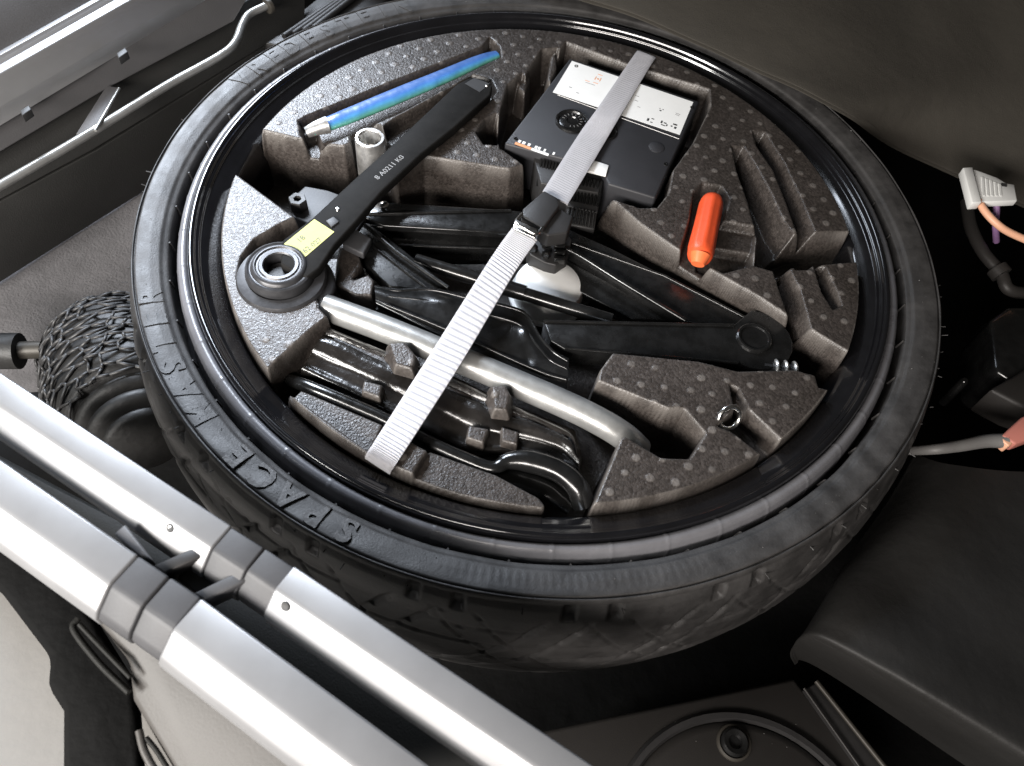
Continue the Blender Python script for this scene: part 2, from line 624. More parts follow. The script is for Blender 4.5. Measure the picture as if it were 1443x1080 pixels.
# upper left: sill wall of the boot
def quad_strip(name, A, B, thick, m, parent=None, bev=0.001, is_struct=False):
    """plank between two polylines of (u,v,z)"""
    a = [at(*q) for q in A]
    b = [at(*q) for q in B]
    n = len(a)
    nrm = (a[-1] - a[0]).cross(b[0] - a[0]).normalized()
    if nrm.z < 0:
        nrm = -nrm
    vs = a + b + [p - nrm * thick for p in a] + [p - nrm * thick for p in b]
    fs = []
    for i in range(n - 1):
        fs += [(i, i + 1, n + i + 1, n + i), (2 * n + i, 3 * n + i, 3 * n + i + 1, 2 * n + i + 1),
               (i, 2 * n + i, 2 * n + i + 1, i + 1), (n + i, n + i + 1, 3 * n + i + 1, 3 * n + i)]
    fs += [(0, n, 3 * n, 2 * n), (n - 1, 3 * n - 1, 4 * n - 1, 2 * n - 1)]
    o = mesh_obj(name, vs, fs, m, parent)
    fix_normals(o)
    if bev:
        bevel(o, bev, 2, 20)
    if is_struct:
        struct(o)
    return o


quad_strip('trim_panel', [(-120, 60, 0.06), (260, -160, 0.06)], [(-120, 148, 0.035), (290, -90, 0.035)], 0.01, M_grey_pl, is_struct=True)
sill = thing('sill_strip', 'ribbed bright aluminium sill strip across the top left corner', 'sill strip', at(100, 80, 0.03))
# ridged aluminium: three long ribs
E1a, E1b = (-90, 132, 0.034), (300, -88, 0.034)
rows = [(0, 0.034), (0.10, 0.040), (0.30, 0.041), (0.36, 0.037), (0.44, 0.041), (0.52, 0.037), (0.60, 0.041), (0.86, 0.040), (0.90, 0.032), (1.0, 0.022)]
A0, B0 = at(-90, 132, 0.034), at(300, -88, 0.034)
A1, B1 = at(-90, 200, 0.024), at(300, -28, 0.024)
vs, fs = [], []
for t, z in rows:
    a = A0.lerp(A1, t)
    b_ = B0.lerp(B1, t)
    vs += [Vector((a.x, a.y, z)), Vector((b_.x, b_.y, z))]
for i in range(len(rows) - 1):
    fs.append((2 * i, 2 * i + 1, 2 * i + 3, 2 * i + 2))
k = len(vs)
vs += [v + Vector((0, 0, -0.012)) for v in vs]
fs += [tuple(k + q for q in f[::-1]) for f in fs]
fs += [(0, 1, k + 1, k), (k - 2, k - 1, 2 * k - 1, 2 * k - 2)] + [(2 * i, 2 * i + 2, k + 2 * i + 2, k + 2 * i) for i in range(len(rows) - 1)] + [(2 * i + 1, 2 * i + 3, k + 2 * i + 3, k + 2 * i + 1) for i in range(len(rows) - 1)]
o = mesh_obj('ribbed_plate', vs, fs, M_alu, sill)
fix_normals(o)
bevel(o, 0.0008, 2, 15)
for (u, v) in ((36, 157), (172, 76)):
    prism('clip', [at(u - 8, v - 1, 0.024), at(u + 4, v - 9, 0.024), at(u + 8, v - 3, 0.024), at(u - 5, v + 6, 0.024)], 0.006, M_ink, sill, 0.0006)
quad_strip('side_panel', [(-90, 196, 0.020), (90, 92, 0.020), (400, -88, 0.020)], [(-90, 268, -0.005), (150, 126, -0.005), (330, 30, -0.005)], 0.006, M_grey_pl, is_struct=True)
quad_strip('side_wall_upper', [(-90, 262, -0.008), (150, 122, -0.008), (430, -50, -0.008)], [(-90, 330, -0.035), (130, 212, -0.035), (430, 30, -0.035)], 0.006, M_wallg, is_struct=True)
quad_strip('side_wall_lower', [(-90, 322, -0.037), (130, 206, -0.037), (400, 40, -0.037), (620, -40, -0.037)], [(-90, 445, -0.110), (100, 325, -0.110), (300, 200, -0.110), (560, 20, -0.11)], 0.006, M_wallg, is_struct=True)
# carpet ledge left of the tyre
o = lined_sheet('side_carpet', [
    [(-90, 438, -0.112), (100, 322, -0.112), (235, 238, -0.112), (420, 120, -0.112)],
    [(-90, 480, -0.116), (60, 420, -0.118), (235, 340, -0.118), (420, 230, -0.118)],
    [(-90, 520, -0.120), (60, 500, -0.122), (245, 440, -0.122), (420, 380, -0.122)],
    [(-90, 552, -0.150), (60, 545, -0.150), (245, 520, -0.150), (420, 500, -0.150)]], M_carpet, 60, 40, 0.0008, 0.006)
struct(o)

rod = thing('bent_rod', 'thin bent silver rod running along the boot side at the upper left', 'rod', at(180, 160, -0.02))
z = -0.005
rp = smooth_path([at(-60, 298, z), at(0, 262, z), at(113, 196, z), at(233, 122, z), at(305, 82, z), at(330, 62, z), at(342, 34, z), at(352, 20, z), at(376, 8, z)], 8)
tube('bar', rp, 0.0032, M_zinc, rod, 16)
revolve('end_stop', [(0.0, 0.0), (0.0058, 0.0), (0.0062, 0.0006), (0.0062, 0.0035), (0.0, 0.0038)], M_trim, rod, 24, at(376, 10, z), (at(376, 8, z) - at(352, 20, z)))
br = thing('clear_bracket', 'small translucent grey bracket standing over the silver rod', 'bracket', at(135, 160, -0.01))
prism('plate', [at(150, 121, -0.001), at(169, 124, -0.001), at(134, 184, -0.003), at(107, 189, -0.003)], 0.0014, M_grey_pl, br, 0.0004)
tube('folded_edge', [at(168, 125, 0.0), at(134, 184, -0.001)], 0.0012, M_zinc, br, 8)

# small dark fittings behind the tyre at the top
lt = thing('latch_fitting', 'dark ridged latch fitting with a bright screw head behind the tyre top', 'latch', at(450, 20, -0.05))
for i in range(4):
    tube('ridge', [at(400 + i * 14, 52 - i * 4, -0.03), at(470 + i * 14, 4 - i * 6, -0.03)], 0.0028, M_black_pl, lt, 8)
prism('base', [at(370, 60, -0.034), at(440, 70, -0.034), at(560, -10, -0.034), at(470, -20, -0.034)], 0.01, M_black_pl, lt, 0.001)
revolve('screw_head', [(0, 0.0014), (0.0015, 0.0012), (0.0024, 0.0003), (0.0026, -0.002)], M_chrome, lt, 16, at(475, 29, -0.026))

# ------------------------------------------------------------------ spare wheel
U = 0.24
wheel = thing('spare_wheel', 'large black space-saver spare wheel lying flat with the tool tray inside it', 'spare wheel', (0, 0, -0.15))


def resample(prof, n):
    P = np.array(prof, float)
    seg = np.hypot(*np.diff(P, axis=0).T)
    s = np.r_[0, np.cumsum(seg)]
    # catmull-ish smoothing by fine linear + gaussian
    t = np.linspace(0, s[-1], n * 8)
    x = np.interp(t, s, P[:, 0])
    y = np.interp(t, s, P[:, 1])
    k = 9
    ker = np.hanning(k + 2)[1:-1]
    ker /= ker.sum()
    xp = np.pad(x, k // 2, mode='edge')
    yp = np.pad(y, k // 2, mode='edge')
    x2 = np.convolve(xp, ker, 'valid')
    y2 = np.convolve(yp, ker, 'valid')
    idx = np.linspace(0, len(t) - 1, n).astype(int)
    return x2[idx], y2[idx], t[idx]


def ring_mesh(name, prof, nprof, nth, disp, m, parent):
    x, y, s = resample(prof, nprof)
    x = x * U
    y = y * U
    s = s * U
    dx = np.gradient(x)
    dy = np.gradient(y)
    l = np.hypot(dx, dy) + 1e-12
    nx, ny = -dy / l, dx / l            # normal: left of travel direction (profile runs inner -> outer over the top)
    th = np.linspace(0, 2 * PI, nth, endpoint=False)
    TH, SI = np.meshgrid(th, np.arange(nprof), indexing='ij')
    D = disp(TH, x[SI], y[SI], s[SI]) if disp else 0 * TH
    rr = x[SI] + nx[SI] * D
    zz = y[SI] + ny[SI] * D
    V = np.stack([rr * np.cos(TH), rr * np.sin(TH), zz], -1).reshape(-1, 3)
    i = np.arange(nth)[:, None]
    j = np.arange(nprof - 1)[None, :]
    i2 = (i + 1) % nth
    F = np.stack([i * nprof + j, i2 * nprof + j, i2 * nprof + j + 1, i * nprof + j + 1], -1).reshape(-1, 4)
    me = bpy.data.meshes.new(name)
    me.vertices.add(len(V))
    org = ORG[parent.name]
    me.vertices.foreach_set('co', (V - np.array(org)).astype(np.float32).ravel())
    me.loops.add(F.size)
    me.polygons.add(len(F))
    me.loops.foreach_set('vertex_index', F.astype(np.int32).ravel())
    me.polygons.foreach_set('loop_start', (np.arange(len(F)) * 4).astype(np.int32))
    me.polygons.foreach_set('loop_total', np.full(len(F), 4, np.int32))
    me.polygons.foreach_set('use_smooth', np.ones(len(F), bool))
    me.update()
    me.validate()
    if True:
        # make the faces look outward
        p = me.polygons[0]
    me.materials.append(m)
    o = bpy.data.objects.new(name, me)
    COL.objects.link(o)
    o.parent = parent
    ORG[o.name] = org
    return o


rim_prof = [(0.60, -0.62), (0.80, -0.62), (0.86, -0.55), (0.895, -0.35), (0.912, -0.12), (0.922, -0.075), (0.927, -0.056), (0.934, -0.048),
            (0.946, -0.040), (0.956, -0.033), (0.966, -0.027), (0.974, -0.023), (0.9765, -0.014), (0.981, -0.0115), (0.984, -0.010), (0.987, -0.002), (0.992, 0.0025), (0.997, 0.0035), (1.001, 0.002), (1.005, -0.006), (1.006, -0.03), (1.0, -0.10), (0.96, -0.12)]
ring_mesh('rim', rim_prof, 260, 540, None, M_rim, wheel)

D2R = PI / 180
rngs = np.random.default_rng(3)
PITCH = 360 / 21.0


def tyre_disp(TH, X, Y, S):
    deg = np.degrees(TH) % 360
    r = X / U
    z = Y / U
    D = np.zeros_like(TH)
    # low lumps from the folded sidewall
    D += 0.0002 * np.sin(7 * TH + 5 * S * 40) * np.sin(31 * TH + 1.3) * (r > 1.05)
    tread = (r > 1.148)
    side = (r > 1.066) & (r < 1.140) & (z > -0.03)
    # shoulder notches, in pairs
    for off in (0.0, 5.0):
        q = (deg - (360 - 80.6) - off - 4.6 * 0 + PITCH / 2) % PITCH - PITCH / 2
        notch = np.clip(1 - (np.abs(q) - 0.55) / 0.25, 0, 1)
        band = np.clip((r - 1.149) / 0.004, 0, 1) * np.clip((z + 0.075) / 0.01, 0, 1)
        D -= 0.0035 * notch * band
        # curved tread grooves continue from the notches
        zz = np.clip(-z, 0, 0.5)
        sweep = 26 * zz + 26 * zz * zz
        for sg, w_, dp in ((1, 0.40, 0.0026), (-1, 0.25, 0.0014)):
            q2 = (deg - (360 - 80.6) - off + sg * sweep + PITCH / 2) % PITCH - PITCH / 2
            gr = np.exp(-(q2 / w_) ** 2)
            m_ = np.clip((zz - 0.07) / 0.02, 0, 1) * (0.35 + 0.65 * (np.sin(zz * 55 + off + sg) > -0.1))
            D -= dp * gr * m_ * tread
    # circumferential thin grooves of the folded tread
    for zc, dp, wd in ((-0.125, 0.0008, 0.006), (-0.20, 0.0014, 0.008), (-0.285, 0.0012, 0.008), (-0.36, 0.0014, 0.01)):
        wav = zc + 0.008 * np.sin(5 * TH + zc * 60) + 0.004 * np.sin(17 * TH)
        D -= dp * np.exp(-((z - wav) / wd) ** 2) * tread * (0.3 + 0.7 * (np.sin(9 * TH + zc * 40) > -0.3))
    # small wear pits
    for _ in range(170):
        dc, zc = rngs.uniform(0, 360), rngs.uniform(-0.42, -0.07)
        q = ((deg - dc + 180) % 360 - 180) * 1.15 * PI / 180
        D -= 0.0008 * np.exp(-(((q) / 0.010) ** 2 + ((z - zc) / 0.006) ** 2) ** 2) * tread
    # radial ribs on parts of the sidewall
    seg = np.clip((deg - 262) / 6, 0, 1) * np.clip((300 - deg) / 6, 0, 1)
    D += 0.00007 * np.sin(360 * TH) * seg * side * np.clip((r - 1.078) / 0.01, 0, 1) * np.clip((1.125 - r) / 0.01, 0, 1)
    # scuffed creases near the right side
    D += 0.0004 * np.sin(60 * TH + 30 * r + 4 * np.sin(9 * TH)) * side * np.exp(-(((deg - 325) / 16) ** 2))
    D += 0.0003 * np.sin(47 * TH + 60 * r) * side * np.exp(-(((deg - 245) / 14) ** 2))
    return D


tyre_prof = [(1.0565, -0.16), (1.0562, -0.06), (1.0562, -0.030), (1.0575, -0.0225), (1.063, -0.0195), (1.070, -0.0165), (1.076, -0.0105), (1.10, -0.004), (1.125, -0.001), (1.1365, -0.001), (1.1390, -0.0100), (1.1402, -0.0100),
             (1.1420, 0.0005), (1.1450, -0.001), (1.1480, -0.006), (1.1500, -0.014), (1.1490, -0.018), (1.1510, -0.022), (1.160, -0.040), (1.172, -0.085), (1.187, -0.15), (1.196, -0.22), (1.20, -0.29), (1.197, -0.36), (1.185, -0.43),
             (1.17, -0.50), (1.14, -0.58), (1.05, -0.62)]
tyre = ring_mesh('tyre', tyre_prof, 260, 1440, tyre_disp, M_rub, wheel)


def bead_disp(TH, X, Y, S):
    deg = np.degrees(TH) % 360
    q = (deg + 7.5 / 2) % 7.5 - 7.5 / 2
    return 0.00028 * np.exp(-(q / 0.18) ** 2) + 0.0003 * np.sin(5 * TH)


bead_prof = [(1.002, -0.09), (1.0065, -0.022), (1.010, -0.015), (1.016, -0.0115), (1.024, -0.012), (1.032, -0.019), (1.039, -0.036), (1.043, -0.065), (1.046, -0.12), (1.0575, -0.16)]
ring_mesh('bead_band', bead_prof, 60, 1440, bead_disp, M_rubtop, wheel)


def ring_text(s, deg0, step, r, size, z, relief=0.0013, m=None, depth=0.0011):
    d = deg0
    for ch in s:
        if ch != ' ':
            vs, fs = text_data(ch, size, depth, 0.0006)
            bt_ = bmesh.new()
            bv_ = [bt_.verts.new(v) for v in vs]
            for f in fs:
                try:
                    bt_.faces.new([bv_[q] for q in f])
                except ValueError:
                    pass
            bmesh.ops.remove_doubles(bt_, verts=bt_.verts, dist=1e-7)
            bmesh.ops.triangulate(bt_, faces=bt_.faces)
            for _ in range(3):
                long_ = [e for e in bt_.edges if e.calc_length() > 0.0016]
                bmesh.ops.subdivide_edges(bt_, edges=long_, cuts=1)
                bmesh.ops.triangulate(bt_, faces=bt_.faces)
            bt_.verts.index_update()
            vs = [v.co.copy() for v in bt_.verts]
            fs = [tuple(v.index for v in f.verts) for f in bt_.faces]
            bt_.free()
            out = []
            for v in vs:
                rr = r + v.y
                a = math.radians(d) - v.x * 1.0 / r
                zz = U * float(np.interp(rr / U, [1.0565, 1.063, 1.070, 1.076, 1.10, 1.125, 1.136, 1.145], [-0.03, -0.0195, -0.0165, -0.0105, -0.004, -0.001, -0.001, -0.001])) + (relief if v.z > 0 else -0.002)
                out.append((rr * math.cos(a), rr * math.sin(a), zz))
            o = mesh_obj('letter', out, fs, m or M_letter, tyre)
            fix_normals(o)
        d -= step


ring_text('SPACE', -107.0, 4.1, 0.2640, 0.0205, -0.0009, 0.0012)
ring_text('MASTER', -107.0 - 6 * 4.1, 4.1, 0.2640, 0.0195, -0.0009, 0.0006, M_rub)
ring_text('VREDESTEIN', 159.6, 3.9, 0.2640, 0.0190, -0.0009, 0.0005, M_rub)

# vent spews across the groove and along the shoulder: tiny rubber hairs joined
vs, fs = [], []


def add_spew(p, d, r):
    a, b = tube_data([Vector(p), Vector(p) + Vector(d)], r, 5)
    k = len(vs)
    vs.extend(a)
    fs.extend([tuple(k + q for q in f) for f in b])


for k in range(48):
    a = math.radians(k * 7.5 + 2.2)
    cx, sx = math.cos(a), math.sin(a)
    add_spew((0.2520 * cx, 0.2520 * sx, -0.014), (0.0014 * cx, 0.0014 * sx, 0.0085), 0.0007)
for k in range(150):
    a = math.radians(k * 2.4 + rnd.uniform(-0.8, 0.8))
    if rnd.random() < 0.55:
        r0 = 0.2755 + rnd.uniform(0, 0.004)
        cx, sx = math.cos(a), math.sin(a)
        l = rnd.uniform(0.001, 0.0042)
        add_spew((r0 * cx, r0 * sx, -0.008), (l * cx, l * sx, rnd.uniform(0, 0.002)), 0.00035)
o = mesh_obj('vent_spews', vs, fs, M_rub, tyre)
o['kind'] = 'stuff'

# ------------------------------------------------------------------ foam tool tray (height field with pockets)
ZT = -0.0017
RES = 0.00072
RF = 0.2213
nG = int(2 * (RF + 0.003) / RES) + 1
gx = np.linspace(-(RF + 0.003), RF + 0.003, nG)
GX, GY = np.meshgrid(gx, gx, indexing='ij')
H = np.zeros_like(GX)


def sdist(poly):
    """signed distance (positive inside) of grid points to polygon"""
    P = np.array([(p.x, p.y) for p in poly])
    x0, y0 = P.min(0) - 0.012
    x1, y1 = P.max(0) + 0.012
    ix = np.where((gx >= x0) & (gx <= x1))[0]
    iy = np.where((gx >= y0) & (gx <= y1))[0]
    if len(ix) == 0 or len(iy) == 0:
        return None
    sl = (slice(ix[0], ix[-1] + 1), slice(iy[0], iy[-1] + 1))
    X, Y = GX[sl], GY[sl]
    d = np.full(X.shape, 1e9)
    ins = np.zeros(X.shape, bool)
    n = len(P)
    for i in range(n):
        a, b = P[i], P[(i + 1) % n]
        e = b - a
        l2 = e @ e + 1e-15
        t = np.clip(((X - a[0]) * e[0] + (Y - a[1]) * e[1]) / l2, 0, 1)
        dd = np.hypot(X - a[0] - t * e[0], Y - a[1] - t * e[1])
        d = np.minimum(d, dd)
        c = ((a[1] > Y) != (b[1] > Y)) & (X < (b[0] - a[0]) * (Y - a[1]) / (b[1] - a[1] + 1e-15) + a[0])
        ins ^= c
    return sl, np.where(ins, d, -d)


def carve(px, depth, wall=0.0028, z=ZT, rnd_=0.0):
    pts = [at(u, v, z) for u, v in px]
    r = sdist(pts)
    if r is None:
        return
    sl, d = r
    t = np.clip((d + 0.0006 + rnd_) / wall, 0, 1)
    S = 1 - np.sqrt(np.clip(1 - np.clip(t, 0, 1) ** 2, 0, 1)) if False else t ** 1.35
    H[sl] = np.minimum(H[sl], -depth * S)


def island(px, height, wall=0.0026, z=ZT):
    """raise the surface inside to 'height' (m, relative to tray top) where it is lower"""
    pts = [at(u, v, z + height) for u, v in px]
    r = sdist(pts)
    if r is None:
        return
    sl, d = r
    t = np.clip((d + wall * 0.6) / wall, 0, 1)
    S = 1 - (1 - t) ** 1.6
    base = H[sl]
    H[sl] = np.maximum(base, base * (1 - S) + height * S)


# rounded moulding lines
jack_pocket = [(330, 200), (372, 184), (422, 196), (485, 207), (497, 200), (548, 212), (560, 240), (597, 220), (719, 239), (760, 226),
               (790, 215), (860, 250), (852, 272), (900, 314), (944, 345), (997, 378), (1072, 420), (1113, 448), (1141, 464), (1215, 508), (1215, 560), (1173, 549), (1155, 545), (1150, 528),
               (1120, 520), (1040, 522), (985, 508), (863, 496), (845, 520), (841, 537), (942, 577), (964, 577), (993, 611), (971, 645), (932, 644), (881, 613),
               (874, 617), (834, 714), (834, 760), (700, 760), (579, 675), (604, 635), (560, 610), (540, 650), (416, 559), (380, 540), (372, 527), (433, 470), (463, 446), (450, 432), (447, 400), (455, 360), (450, 330), (417, 306), (337, 247), (300, 225)]
carve(jack_pocket, 0.050)
# lower shelf blocks seen between rim and the black handle
island([(410, 562), (424, 548), (542, 598), (526, 632), (516, 660), (400, 590)], -0.006, 0.0015)
island([(604, 634), (700, 668), (760, 700), (770, 712), (762, 735), (680, 715), (578, 676)], -0.006, 0.0015)
# ridge carrying the silver tube, with lugs
island([(452, 452), (545, 500), (640, 530), (700, 560), (812, 606), (822, 640), (818, 676), (735, 650), (700, 655), (600, 612), (540, 582), (412, 526), (440, 490)], -0.022, 0.003)
island([(462, 462), (545, 500), (640, 530), (700, 560), (806, 604), (814, 630), (800, 640), (735, 628), (690, 618), (560, 565), (436, 512), (446, 490)], -0.016, 0.006)
island([(470, 470), (540, 500), (600, 528), (690, 566), (800, 608), (800, 622), (680, 582), (540, 520), (466, 485)], -0.010, 0.003)
island([(545, 482), (572, 480), (588, 500), (582, 522), (556, 515)], 0.0005, 0.004)
island([(690, 542), (714, 541), (722, 556), (716, 580), (695, 578)], 0.0005, 0.004)
island([(512, 535), (540, 542), (536, 562), (508, 553)], -0.0062, 0.0015)
island([(660, 598), (690, 604), (682, 626), (656, 618)], -0.0062, 0.0015)
island([(706, 600), (732, 608), (730, 628), (706, 622)], -0.0072, 0.0015)
# saddle between left block and the jack, under the ratchet
island([(455, 345), (480, 345), (508, 352), (512, 372), (500, 392), (520, 384), (530, 395), (526, 418), (500, 418), (470, 402), (450, 420), (440, 380)], -0.010, 0.004)
# deeper floor under jack right end
# compressor pocket
carve([(798, 59), (881, 90), (999, 126), (1000, 150), (976, 200), (947, 240), (941, 272), (925, 292), (900, 292), (850, 275), (780, 262), (706, 208), (742, 150), (770, 100)], 0.042)
carve([(764, 70), (786, 68), (792, 95), (760, 150), (730, 195), (706, 210), (700, 190), (732, 135), (745, 100)], 0.034)
carve([(716, 120), (736, 104), (748, 118), (745, 150), (722, 190), (706, 205), (700, 178)], 0.030)
carve([(671, 186), (684, 168), (700, 160), (708, 186), (700, 204), (682, 203)], 0.020)
island([(728, 100), (742, 96), (748, 112), (740, 132), (730, 125)], -0.006, 0.003)
island([(776, 78), (784, 74), (786, 96), (776, 120), (770, 112)], -0.004, 0.003)
# recess for the film-wrapped tube
carve([(420, 170), (430, 164), (560, 112), (680, 66), (690, 52), (704, 66), (706, 82), (694, 88), (566, 158), (470, 200), (446, 205), (424, 192)], 0.008, 0.003)
carve([(424, 180), (446, 170), (456, 195), (446, 208), (430, 206)], 0.016, 0.003)
# ratchet handle recess
carve([(560, 165), (640, 122), (664, 104), (692, 112), (700, 128), (690, 142), (610, 205), (585, 212), (540, 200), (540, 178)], 0.010, 0.003)
carve([(340, 362), (358, 338), (395, 316), (440, 296), (480, 320), (474, 380), (450, 420), (400, 434), (356, 424), (334, 392)], 0.024, 0.004)
# socket hole
carve([(494, 186), (510, 174), (535, 176), (552, 192), (556, 240), (540, 258), (500, 250)], 0.040)
# orange handle recess, with its cross slot
carve([(978, 270), (990, 258), (1016, 262), (1028, 280), (1014, 330), (1004, 372), (990, 390), (962, 382), (955, 368), (972, 310)], 0.013, 0.003)
carve([(990, 306), (1070, 320), (1066, 350), (1058, 366), (990, 350)], 0.008, 0.0022)
carve([(985, 334), (1064, 346), (1066, 372), (1020, 384), (985, 366)], 0.016, 0.0022)
# finger grooves on the right
carve([(1031, 206), (1048, 206), (1064, 230), (1087, 272), (1104, 309), (1120, 331), (1114, 380), (1100, 385), (1062, 374), (1066, 330), (1054, 285), (1038, 240)], 0.022, 0.0075)
carve([(1060, 184), (1078, 186), (1106, 230), (1130, 281), (1149, 327), (1145, 380), (1120, 380), (1124, 330), (1108, 285), (1090, 240), (1066, 205)], 0.022, 0.0075)
carve([(1100, 340), (1122, 331), (1147, 328), (1240, 327), (1240, 364), (1215, 367), (1158, 372), (1105, 378), (1064, 373)], 0.030, 0.0025)
carve([(1088, 374), (1110, 376), (1127, 408), (1136, 440), (1143, 466), (1112, 460), (1112, 446), (1100, 412)], 0.030, 0.005)
carve([(1146, 370), (1163, 376), (1180, 412), (1186, 431), (1174, 436), (1158, 410)], 0.018, 0.004)
# slot with steel ring, bottom right
carve([(1029, 542), (1040, 547), (1054, 575), (1108, 627), (1130, 670), (1090, 660), (1078, 643), (1030, 607), (1012, 600), (1036, 575)], 0.018, 0.003)
# soften (3x3 box twice, light)
for _ in range(1):
    Hp = np.pad(H, 1, mode='edge')
    Hs = sum(Hp[i:i + nG, j:j + nG] for i in range(3) for j in range(3)) / 9
    H = 0.6 * H + 0.4 * Hs
# outer rounding to the rim
RR = np.hypot(GX, GY)
e = np.clip((RR - (RF - 0.0016)) / 0.0016, 0, 1)
H = H - 0.03 * e ** 2
# vent dots
dot = np.zeros_like(H)
for a in range(-18, 19):
    for b in range(-18, 19):
        cx = a * 0.0148 + (b % 2) * 0.0074 + rnd.uniform(-0.0012, 0.0012)
        cy = b * 0.0128 + rnd.uniform(-0.0012, 0.0012)
        if math.hypot(cx, cy) > RF - 0.004 or rnd.random() < 0.08:
            continue
        if cx < -0.075 - cy * 0.1 and cy < 0.03 and cy > -0.14:      # the left block is plain beaded
            continue
        r0 = rnd.uniform(0.0019, 0.0026)
        i0, j0 = int((cx - gx[0]) / RES), int((cy - gx[0]) / RES)
        sl = (slice(max(0, i0 - 6), i0 + 7), slice(max(0, j0 - 6), j0 + 7))
        d = np.hypot(GX[sl] - cx, GY[sl] - cy)
        m_ = np.clip((r0 - d) / 0.0007 + 0.5, 0, 1)
        flat = H[sl] > -0.0015
        dot[sl] = np.maximum(dot[sl], m_ * flat * rnd.uniform(0.6, 1.0))
        H[sl] += 0.00035 * m_ * flat
# convex edges: highlights painted in as lighter colour, plus scuffed skin
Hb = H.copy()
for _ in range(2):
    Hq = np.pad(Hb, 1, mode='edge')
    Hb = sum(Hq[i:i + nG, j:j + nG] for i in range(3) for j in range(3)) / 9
glint_wear = np.clip((H - Hb - 0.0003) / 0.0016, 0, 1) * np.clip((H + 0.012) / 0.008, 0, 1) * (0.35 + 0.65 * np.clip(np.sin(GX * 190 + 3 * np.sin(GY * 120)) + 0.6, 0, 1))
H += (rng.random(H.shape) - 0.5) * 0.00010
mask = RR < RF + 0.0008
idx = -np.ones(H.shape, int)
idx[mask] = np.arange(mask.sum())
Vx = np.stack([GX[mask], GY[mask], ZT + H[mask]], -1)
a, b, c, d = idx[:-1, :-1], idx[1:, :-1], idx[1:, 1:], idx[:-1, 1:]
ok = (a >= 0) & (b >= 0) & (c >= 0) & (d >= 0)
F = np.stack([a[ok], b[ok], c[ok], d[ok]], -1)
me = bpy.data.meshes.new('foam_tray')
me.vertices.add(len(Vx))
me.vertices.foreach_set('co', Vx.astype(np.float32).ravel())
me.loops.add(F.size)
me.polygons.add(len(F))
me.loops.foreach_set('vertex_index', F.astype(np.int32).ravel())
me.polygons.foreach_set('loop_start', (np.arange(len(F)) * 4).astype(np.int32))
me.polygons.foreach_set('loop_total', np.full(len(F), 4, np.int32))
me.polygons.foreach_set('use_smooth', np.ones(len(F), bool))
me.update()
me.validate()
at_ = me.attributes.new('dot', 'FLOAT', 'POINT')
at_.data.foreach_set('value', dot[mask].astype(np.float32))
aw_ = me.attributes.new('glint_wear', 'FLOAT', 'POINT')
aw_.data.foreach_set('value', glint_wear[mask].astype(np.float32))
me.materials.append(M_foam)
foam = bpy.data.objects.new('foam_tray', me)
COL.objects.link(foam)
tag(foam, 'round dark beaded foam tray with moulded pockets filling the spare wheel', 'foam tray')

# ------------------------------------------------------------------ compressor
cmp_ = thing('compressor', 'flat black tyre compressor with white label lying in the foam under the strap', 'compressor', at(850, 180, -0.045))
ZC = 0.0005
case_px = [(803, 82), (986, 143), (943, 236), (924, 279), (857, 259), (848, 237), (711, 202)]
case = pxprism('case', case_px, ZC, 0.040, M_case, cmp_, 0.0016, 3)


def on(u, v, dz=0.0002):
    return at(u, v, ZC + dz)


lab = prism('label', [on(806, 86, 0.0003), on(977, 144, 0.0003), on(958, 190, 0.0003), on(779, 130, 0.0003)], 0.0002, M_label, cmp_)
# marks on the label
L0 = on(806, 86, .0004)
LX = on(977, 144, .0004) - L0
LY = on(779, 130, .0004) - L0


def mark(cx, cy, w_, h_, m, rot=0.0, nm='print_mark'):
    c = L0 + LX * cx + LY * cy
    ex = LX.normalized() * w_ * 0.5
    ey = LY.normalized() * h_ * 0.5
    return [c - ex - ey, c + ex - ey, c + ex + ey, c - ex + ey]


def marks(name, lst, m, parent):
    vs, fs = [], []
    for q in lst:
        k = len(vs)
        vs += q
        vs += [p - Vector((0, 0, 0.0001)) for p in q]
        fs += [(k, k + 1, k + 2, k + 3), (k + 7, k + 6, k + 5, k + 4), (k, k + 4, k + 5, k + 1), (k + 1, k + 5, k + 6, k + 2), (k + 2, k + 6, k + 7, k + 3), (k + 3, k + 7, k + 4, k)]
    o = mesh_obj(name, vs, fs, m, parent)
    fix_normals(o)
    if len(lst) > 1:
        o['kind'] = 'stuff'
    return o


blk = [mark(0.745, 0.86, 0.0016, 0.0034, 0), mark(0.775, 0.80, 0.0022, 0.0010, 0), mark(0.775, 0.90, 0.0020, 0.0008, 0),
       mark(0.845, 0.80, 0.0014, 0.0030, 0), mark(0.872, 0.80, 0.0022, 0.0012, 0), mark(0.865, 0.87, 0.0036, 0.0009, 0), mark(0.89, 0.84, 0.001, 0.0022, 0),
       mark(0.945, 0.75, 0.0034, 0.0016, 0), mark(0.955, 0.83, 0.0018, 0.0024, 0), mark(0.925, 0.82, 0.0014, 0.0014, 0),
       mark(0.80, 0.52, 0.0016, 0.0012, 0), mark(0.815, 0.47, 0.0008, 0.0010, 0), mark(0.79, 0.47, 0.0006, 0.0008, 0)]
marks('icons', blk, M_ink, lab)
gry = [mark(0.93, 0.45, 0.0040, 0.0005, 0), mark(0.93, 0.49, 0.0034, 0.0004, 0), mark(0.10, 0.72, 0.0022, 0.0007, 0), mark(0.17, 0.80, 0.0022, 0.0007, 0),
       mark(0.59, 0.35, 0.003, 0.0005, 0), mark(0.60, 0.48, 0.003, 0.0005, 0), mark(0.64, 0.62, 0.0025, 0.0004, 0), mark(0.22, 0.45, 0.008, 0.0004, 0)]
marks('fine_print', gry, M_lt, lab)
